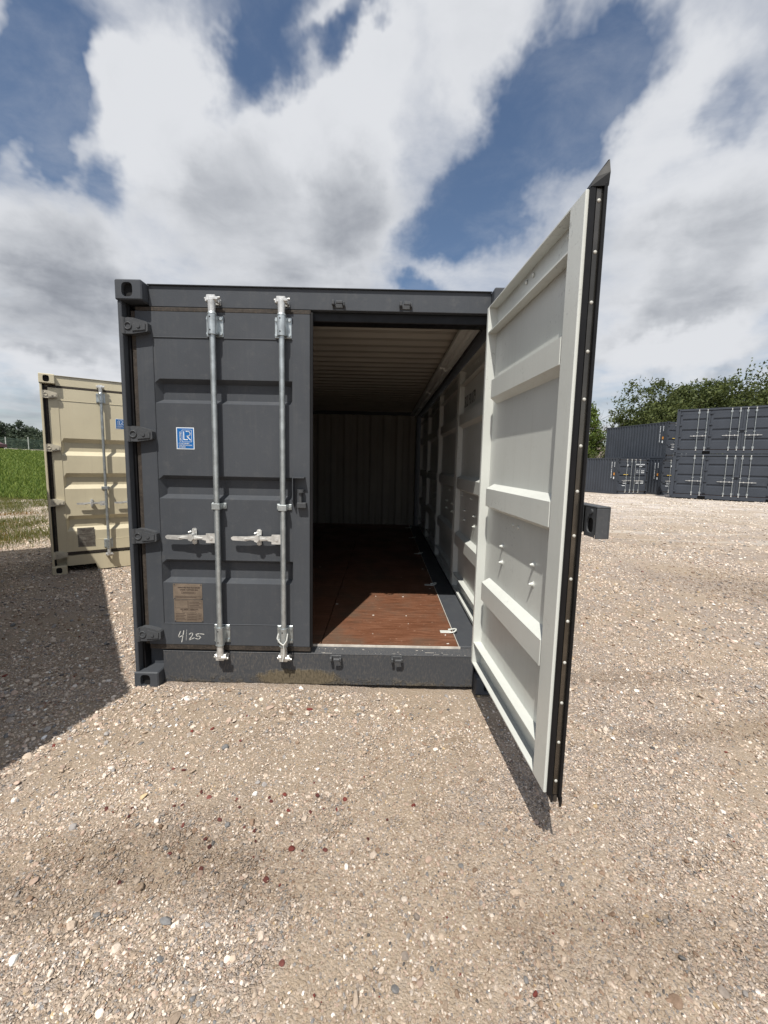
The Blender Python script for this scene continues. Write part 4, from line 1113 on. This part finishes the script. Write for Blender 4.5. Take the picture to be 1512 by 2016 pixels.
def scatter(n, d0, d1, az, smin, smax, seed, pw=2.2, dens=None):
    rg = np.random.default_rng(seed)
    d = np.sqrt(rg.uniform(d0**2, d1**2, n)); a = np.radians(rg.uniform(-az, az, n))
    x = CAM.x+d*np.sin(a); y = CAM.y+d*np.cos(a)
    s = smin+(smax-smin)*rg.uniform(0, 1, n)**pw
    return x, y, s
xs, ys, ss = [], [], []
for args in ((100000, .9, 2.4, 75, .0028, .0068, 1, 1.7), (6500, .9, 2.4, 75, .0065, .0115, 2, 2.6), (620, .9, 2.6, 75, .011, .019, 3, 2.4),
             (120000, 2.4, 4.6, 72, .0038, .0088, 4, 1.8), (13000, 2.4, 4.8, 72, .009, .017, 5, 2.3), (1300, 2.4, 5.5, 72, .016, .027, 6, 2.5),
             (75000, 4.6, 9.5, 60, .007, .015, 7, 1.8), (7000, 4.6, 10, 60, .014, .026, 8, 2.2), (30000, 9.5, 20, 58, .014, .034, 9, 2.0), (12000, 20, 32, 56, .025, .055, 10, 2.0)):
    a, b, c = scatter(*args); xs.append(a); ys.append(b); ss.append(c)
xs = np.concatenate(xs); ys = np.concatenate(ys); ss = np.concatenate(ss)
def vnoise(x, y, f, seed):
    rg = np.random.default_rng(seed); tot = 0
    for _ in range(6):
        a = rg.uniform(0, 2*math.pi); k = f*rg.uniform(.6, 1.6); tot = tot+np.sin(k*(x*math.cos(a)+y*math.sin(a))+rg.uniform(0, 6.28))
    return tot/6
dn = vnoise(xs, ys, 2.2, 5)+.6*vnoise(xs, ys, 5.5, 6)
comp = np.clip((xs-1.2)/1.4, 0, 1)*np.clip((2.5-ys)/2, 0, 1)
bare = ((dn < -.22) & (rng.uniform(0, 1, len(xs)) < .50)) | ((ss > .008) & (rng.uniform(0, 1, len(xs)) < .50*comp)) | ((dn < .1) & (rng.uniform(0, 1, len(xs)) < .35*comp))          # trodden patches carry fewer loose stones
heap = np.exp(-((xs-.75)**2/.5+(ys+.35)**2/.12))
inside = (xs > .03) & (xs < 2.41) & (ys > .02) & (ys < 6.1)
infield = (xs < -4.2) & (ys > 12.0+.3*(xs+10.5))
keep = ~(bare | inside | infield)
xs, ys, ss = xs[keep], ys[keep], ss[keep]
rx_ = rng.normal(1.02, .30, 42); ry_ = rng.normal(-.98, .16, 42); nb = len(xs); xs = np.concatenate([xs, rx_]); ys = np.concatenate([ys, ry_]); ss = np.concatenate([ss, rng.uniform(.006, .0125, 42)])
n = len(xs); zs = terr(xs, ys)+ss*rng.uniform(.05, .42, n)
me = bpy.data.meshes.new('gravel'); me.vertices.add(n); me.vertices.foreach_set('co', np.stack([xs, ys, zs], 1).astype(np.float32).ravel())
def attr(nm, typ, arr, key):
    a = me.attributes.new(nm, typ, 'POINT'); a.data.foreach_set(key, arr.ravel())
attr('scl', 'FLOAT_VECTOR', (ss[:, None]*rng.uniform(.8, 1.25, (n, 3))).astype(np.float32), 'vector')
attr('rot', 'FLOAT_VECTOR', np.stack([rng.normal(0, .35, n), rng.normal(0, .35, n), rng.uniform(0, 6.28, n)], 1).astype(np.float32), 'vector')
attr('vi', 'INT', np.where(ss > .009, rng.integers(0, 5, n), rng.integers(5, 9, n)).astype(np.int32), 'value')
pi = rng.choice(len(PAL), n, p=PW); 
redzone = np.exp(-(((xs-1.0)/.9)**2+((ys+.75)/.5)**2))
pi = np.where((ss > .010) & (rng.uniform(0, 1, n) < .05*redzone), 11, pi)
tint = (PAL[pi]*.92+np.array([.43, .365, .285])*.08)*rng.uniform(.8, 1.15, (n, 1))
tint[pi == 11] = PAL[11]*.8
tint[nb:] = np.array([(.15, .045, .036)])*rng.uniform(.5, 1.15, (42, 1))
damp = np.clip(vnoise(xs, ys, 1.7, 21)*1.6-.15, 0, 1)[:, None]; tint = tint*(1-.45*damp)*np.array([1, .95, .90])**damp
blp = np.zeros(n)
for cx, cy, rx, ry, a_ in STAINS: blp = np.maximum(blp, a_*np.clip(1.35-((xs-cx)/rx)**2-((ys-cy)/ry)**2+.5*vnoise(xs, ys, 9, 31), 0, 1))
blp = blp[:, None]; tint = tint*(1-.62*blp)*np.array([1, .92, .83])**blp
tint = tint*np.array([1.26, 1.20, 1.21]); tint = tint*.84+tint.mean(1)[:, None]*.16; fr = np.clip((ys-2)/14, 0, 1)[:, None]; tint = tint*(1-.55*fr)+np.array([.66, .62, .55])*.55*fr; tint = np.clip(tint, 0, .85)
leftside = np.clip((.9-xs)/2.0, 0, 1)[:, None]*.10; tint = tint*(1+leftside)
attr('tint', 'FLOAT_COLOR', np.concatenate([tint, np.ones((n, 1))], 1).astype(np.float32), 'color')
gravel = bpy.data.objects.new('gravel', me); COL.objects.link(gravel); tag(gravel, kind='stuff')
ng = bpy.data.node_groups.new('scatter stones', 'GeometryNodeTree')
ng.interface.new_socket('Geometry', in_out='INPUT', socket_type='NodeSocketGeometry'); ng.interface.new_socket('Geometry', in_out='OUTPUT', socket_type='NodeSocketGeometry')
gi = ng.nodes.new('NodeGroupInput'); go = ng.nodes.new('NodeGroupOutput'); ip = ng.nodes.new('GeometryNodeInstanceOnPoints'); ci = ng.nodes.new('GeometryNodeCollectionInfo')
ci.inputs['Collection'].default_value = scol; ci.inputs['Separate Children'].default_value = True; ci.inputs['Reset Children'].default_value = True
def na(nm, t):
    q = ng.nodes.new('GeometryNodeInputNamedAttribute'); q.data_type = t; q.inputs['Name'].default_value = nm; return q.outputs['Attribute']
er = ng.nodes.new('FunctionNodeEulerToRotation')
ng.links.new(gi.outputs[0], ip.inputs['Points']); ng.links.new(ci.outputs[0], ip.inputs['Instance']); ip.inputs['Pick Instance'].default_value = True
ng.links.new(na('vi', 'INT'), ip.inputs['Instance Index']); ng.links.new(na('rot', 'FLOAT_VECTOR'), er.inputs[0]); ng.links.new(er.outputs[0], ip.inputs['Rotation']); ng.links.new(na('scl', 'FLOAT_VECTOR'), ip.inputs['Scale'])
ng.links.new(ip.outputs[0], go.inputs[0])
md = gravel.modifiers.new('stones', 'NODES'); md.node_group = ng

# ------------------------------------------------------------------ grass blades and weeds
def blades(name, x, y, h, wd, m, seed, lean=.45):
    rg = np.random.default_rng(seed); n = len(x); z = terr(x, y)+.01
    a = rg.uniform(0, 2*math.pi, n); la = rg.uniform(0, 2*math.pi, n); ln = rg.uniform(.1, 1, n)*lean*h
    dx, dy = np.cos(a)*wd/2, np.sin(a)*wd/2
    P = np.stack([np.stack([x-dx, y-dy, z], 1), np.stack([x+dx, y+dy, z], 1), np.stack([x+dx*.7+np.cos(la)*ln*.35, y+dy*.7+np.sin(la)*ln*.35, z+h*.6], 1), np.stack([x-dx*.7+np.cos(la)*ln*.35, y-dy*.7+np.sin(la)*ln*.35, z+h*.6], 1), np.stack([x+np.cos(la)*ln, y+np.sin(la)*ln, z+h], 1)], 1).reshape(-1, 3)
    i = np.arange(n)*5
    f1 = np.stack([i, i+1, i+2, i+3], 1)
    f2 = np.stack([i+3, i+2, i+4, i+4], 1)
    me = bpy.data.meshes.new(name); me.from_pydata(P.tolist(), [], f1.tolist()+[(p, q, r) for p, q, r, _ in f2.tolist()]); me.materials.append(m)
    o = bpy.data.objects.new(name, me); COL.objects.link(o); return tag(o, kind='stuff')
rg = np.random.default_rng(8)
GB1 = leafmat('grass blade', (.075, .13, .020), (.21, .26, .055)); GB2 = leafmat('weed blade', (.08, .12, .03), (.20, .17, .05)); GB3 = leafmat('orange weed', (.30, .13, .02), (.22, .16, .03))
n = 90000; d = 12+88*rg.uniform(0, 1, n)**1.7; a = np.radians(rg.uniform(-56, -34, n)); x = CAM.x+d*np.sin(a); y = CAM.y+d*np.cos(a)
k_ = (y > 12.0+.3*(x+10.5)) & (x < -4.2); x, y, d = x[k_], y[k_], d[k_]
GRB = blades('grass', x, y, rg.uniform(.05, .17, len(x))*(1+d/60), .010+d*.0014, GB1, 3, .7)
def tufts(name, cs, per, spread, h, m, seed):
    rg = np.random.default_rng(seed); x = np.concatenate([rg.normal(c[0], spread*c[2], int(per*c[2])) for c in cs]); y = np.concatenate([rg.normal(c[1], spread*c[2], int(per*c[2])) for c in cs])
    return blades(name, x, y, rg.uniform(.4, 1, len(x))*h, .008, m, seed, .9)
tc_ = []
for _ in range(120):
    d_ = rg.uniform(11.5, 22) if rg.uniform() < .88 else rg.uniform(9.6, 11.5); a_ = R(rg.uniform(-50, -36)); tc_.append((CAM.x+d_*math.sin(a_), CAM.y+d_*math.cos(a_), rg.uniform(.5, 2.0)))
tufts('weeds', tc_, 130, .20, .13, GB2, 5)
tufts('flowering_weeds', [(-5.3, 4.7, 1.4), (-5.9, 5.3, 1.5), (-6.9, 6.6, 1.3), (-6.3, 5.3, 1.2), (-8.2, 8.2, 1.5), (-7.9, 8.6, 1.3)], 130, .16, .08, GB3, 6)
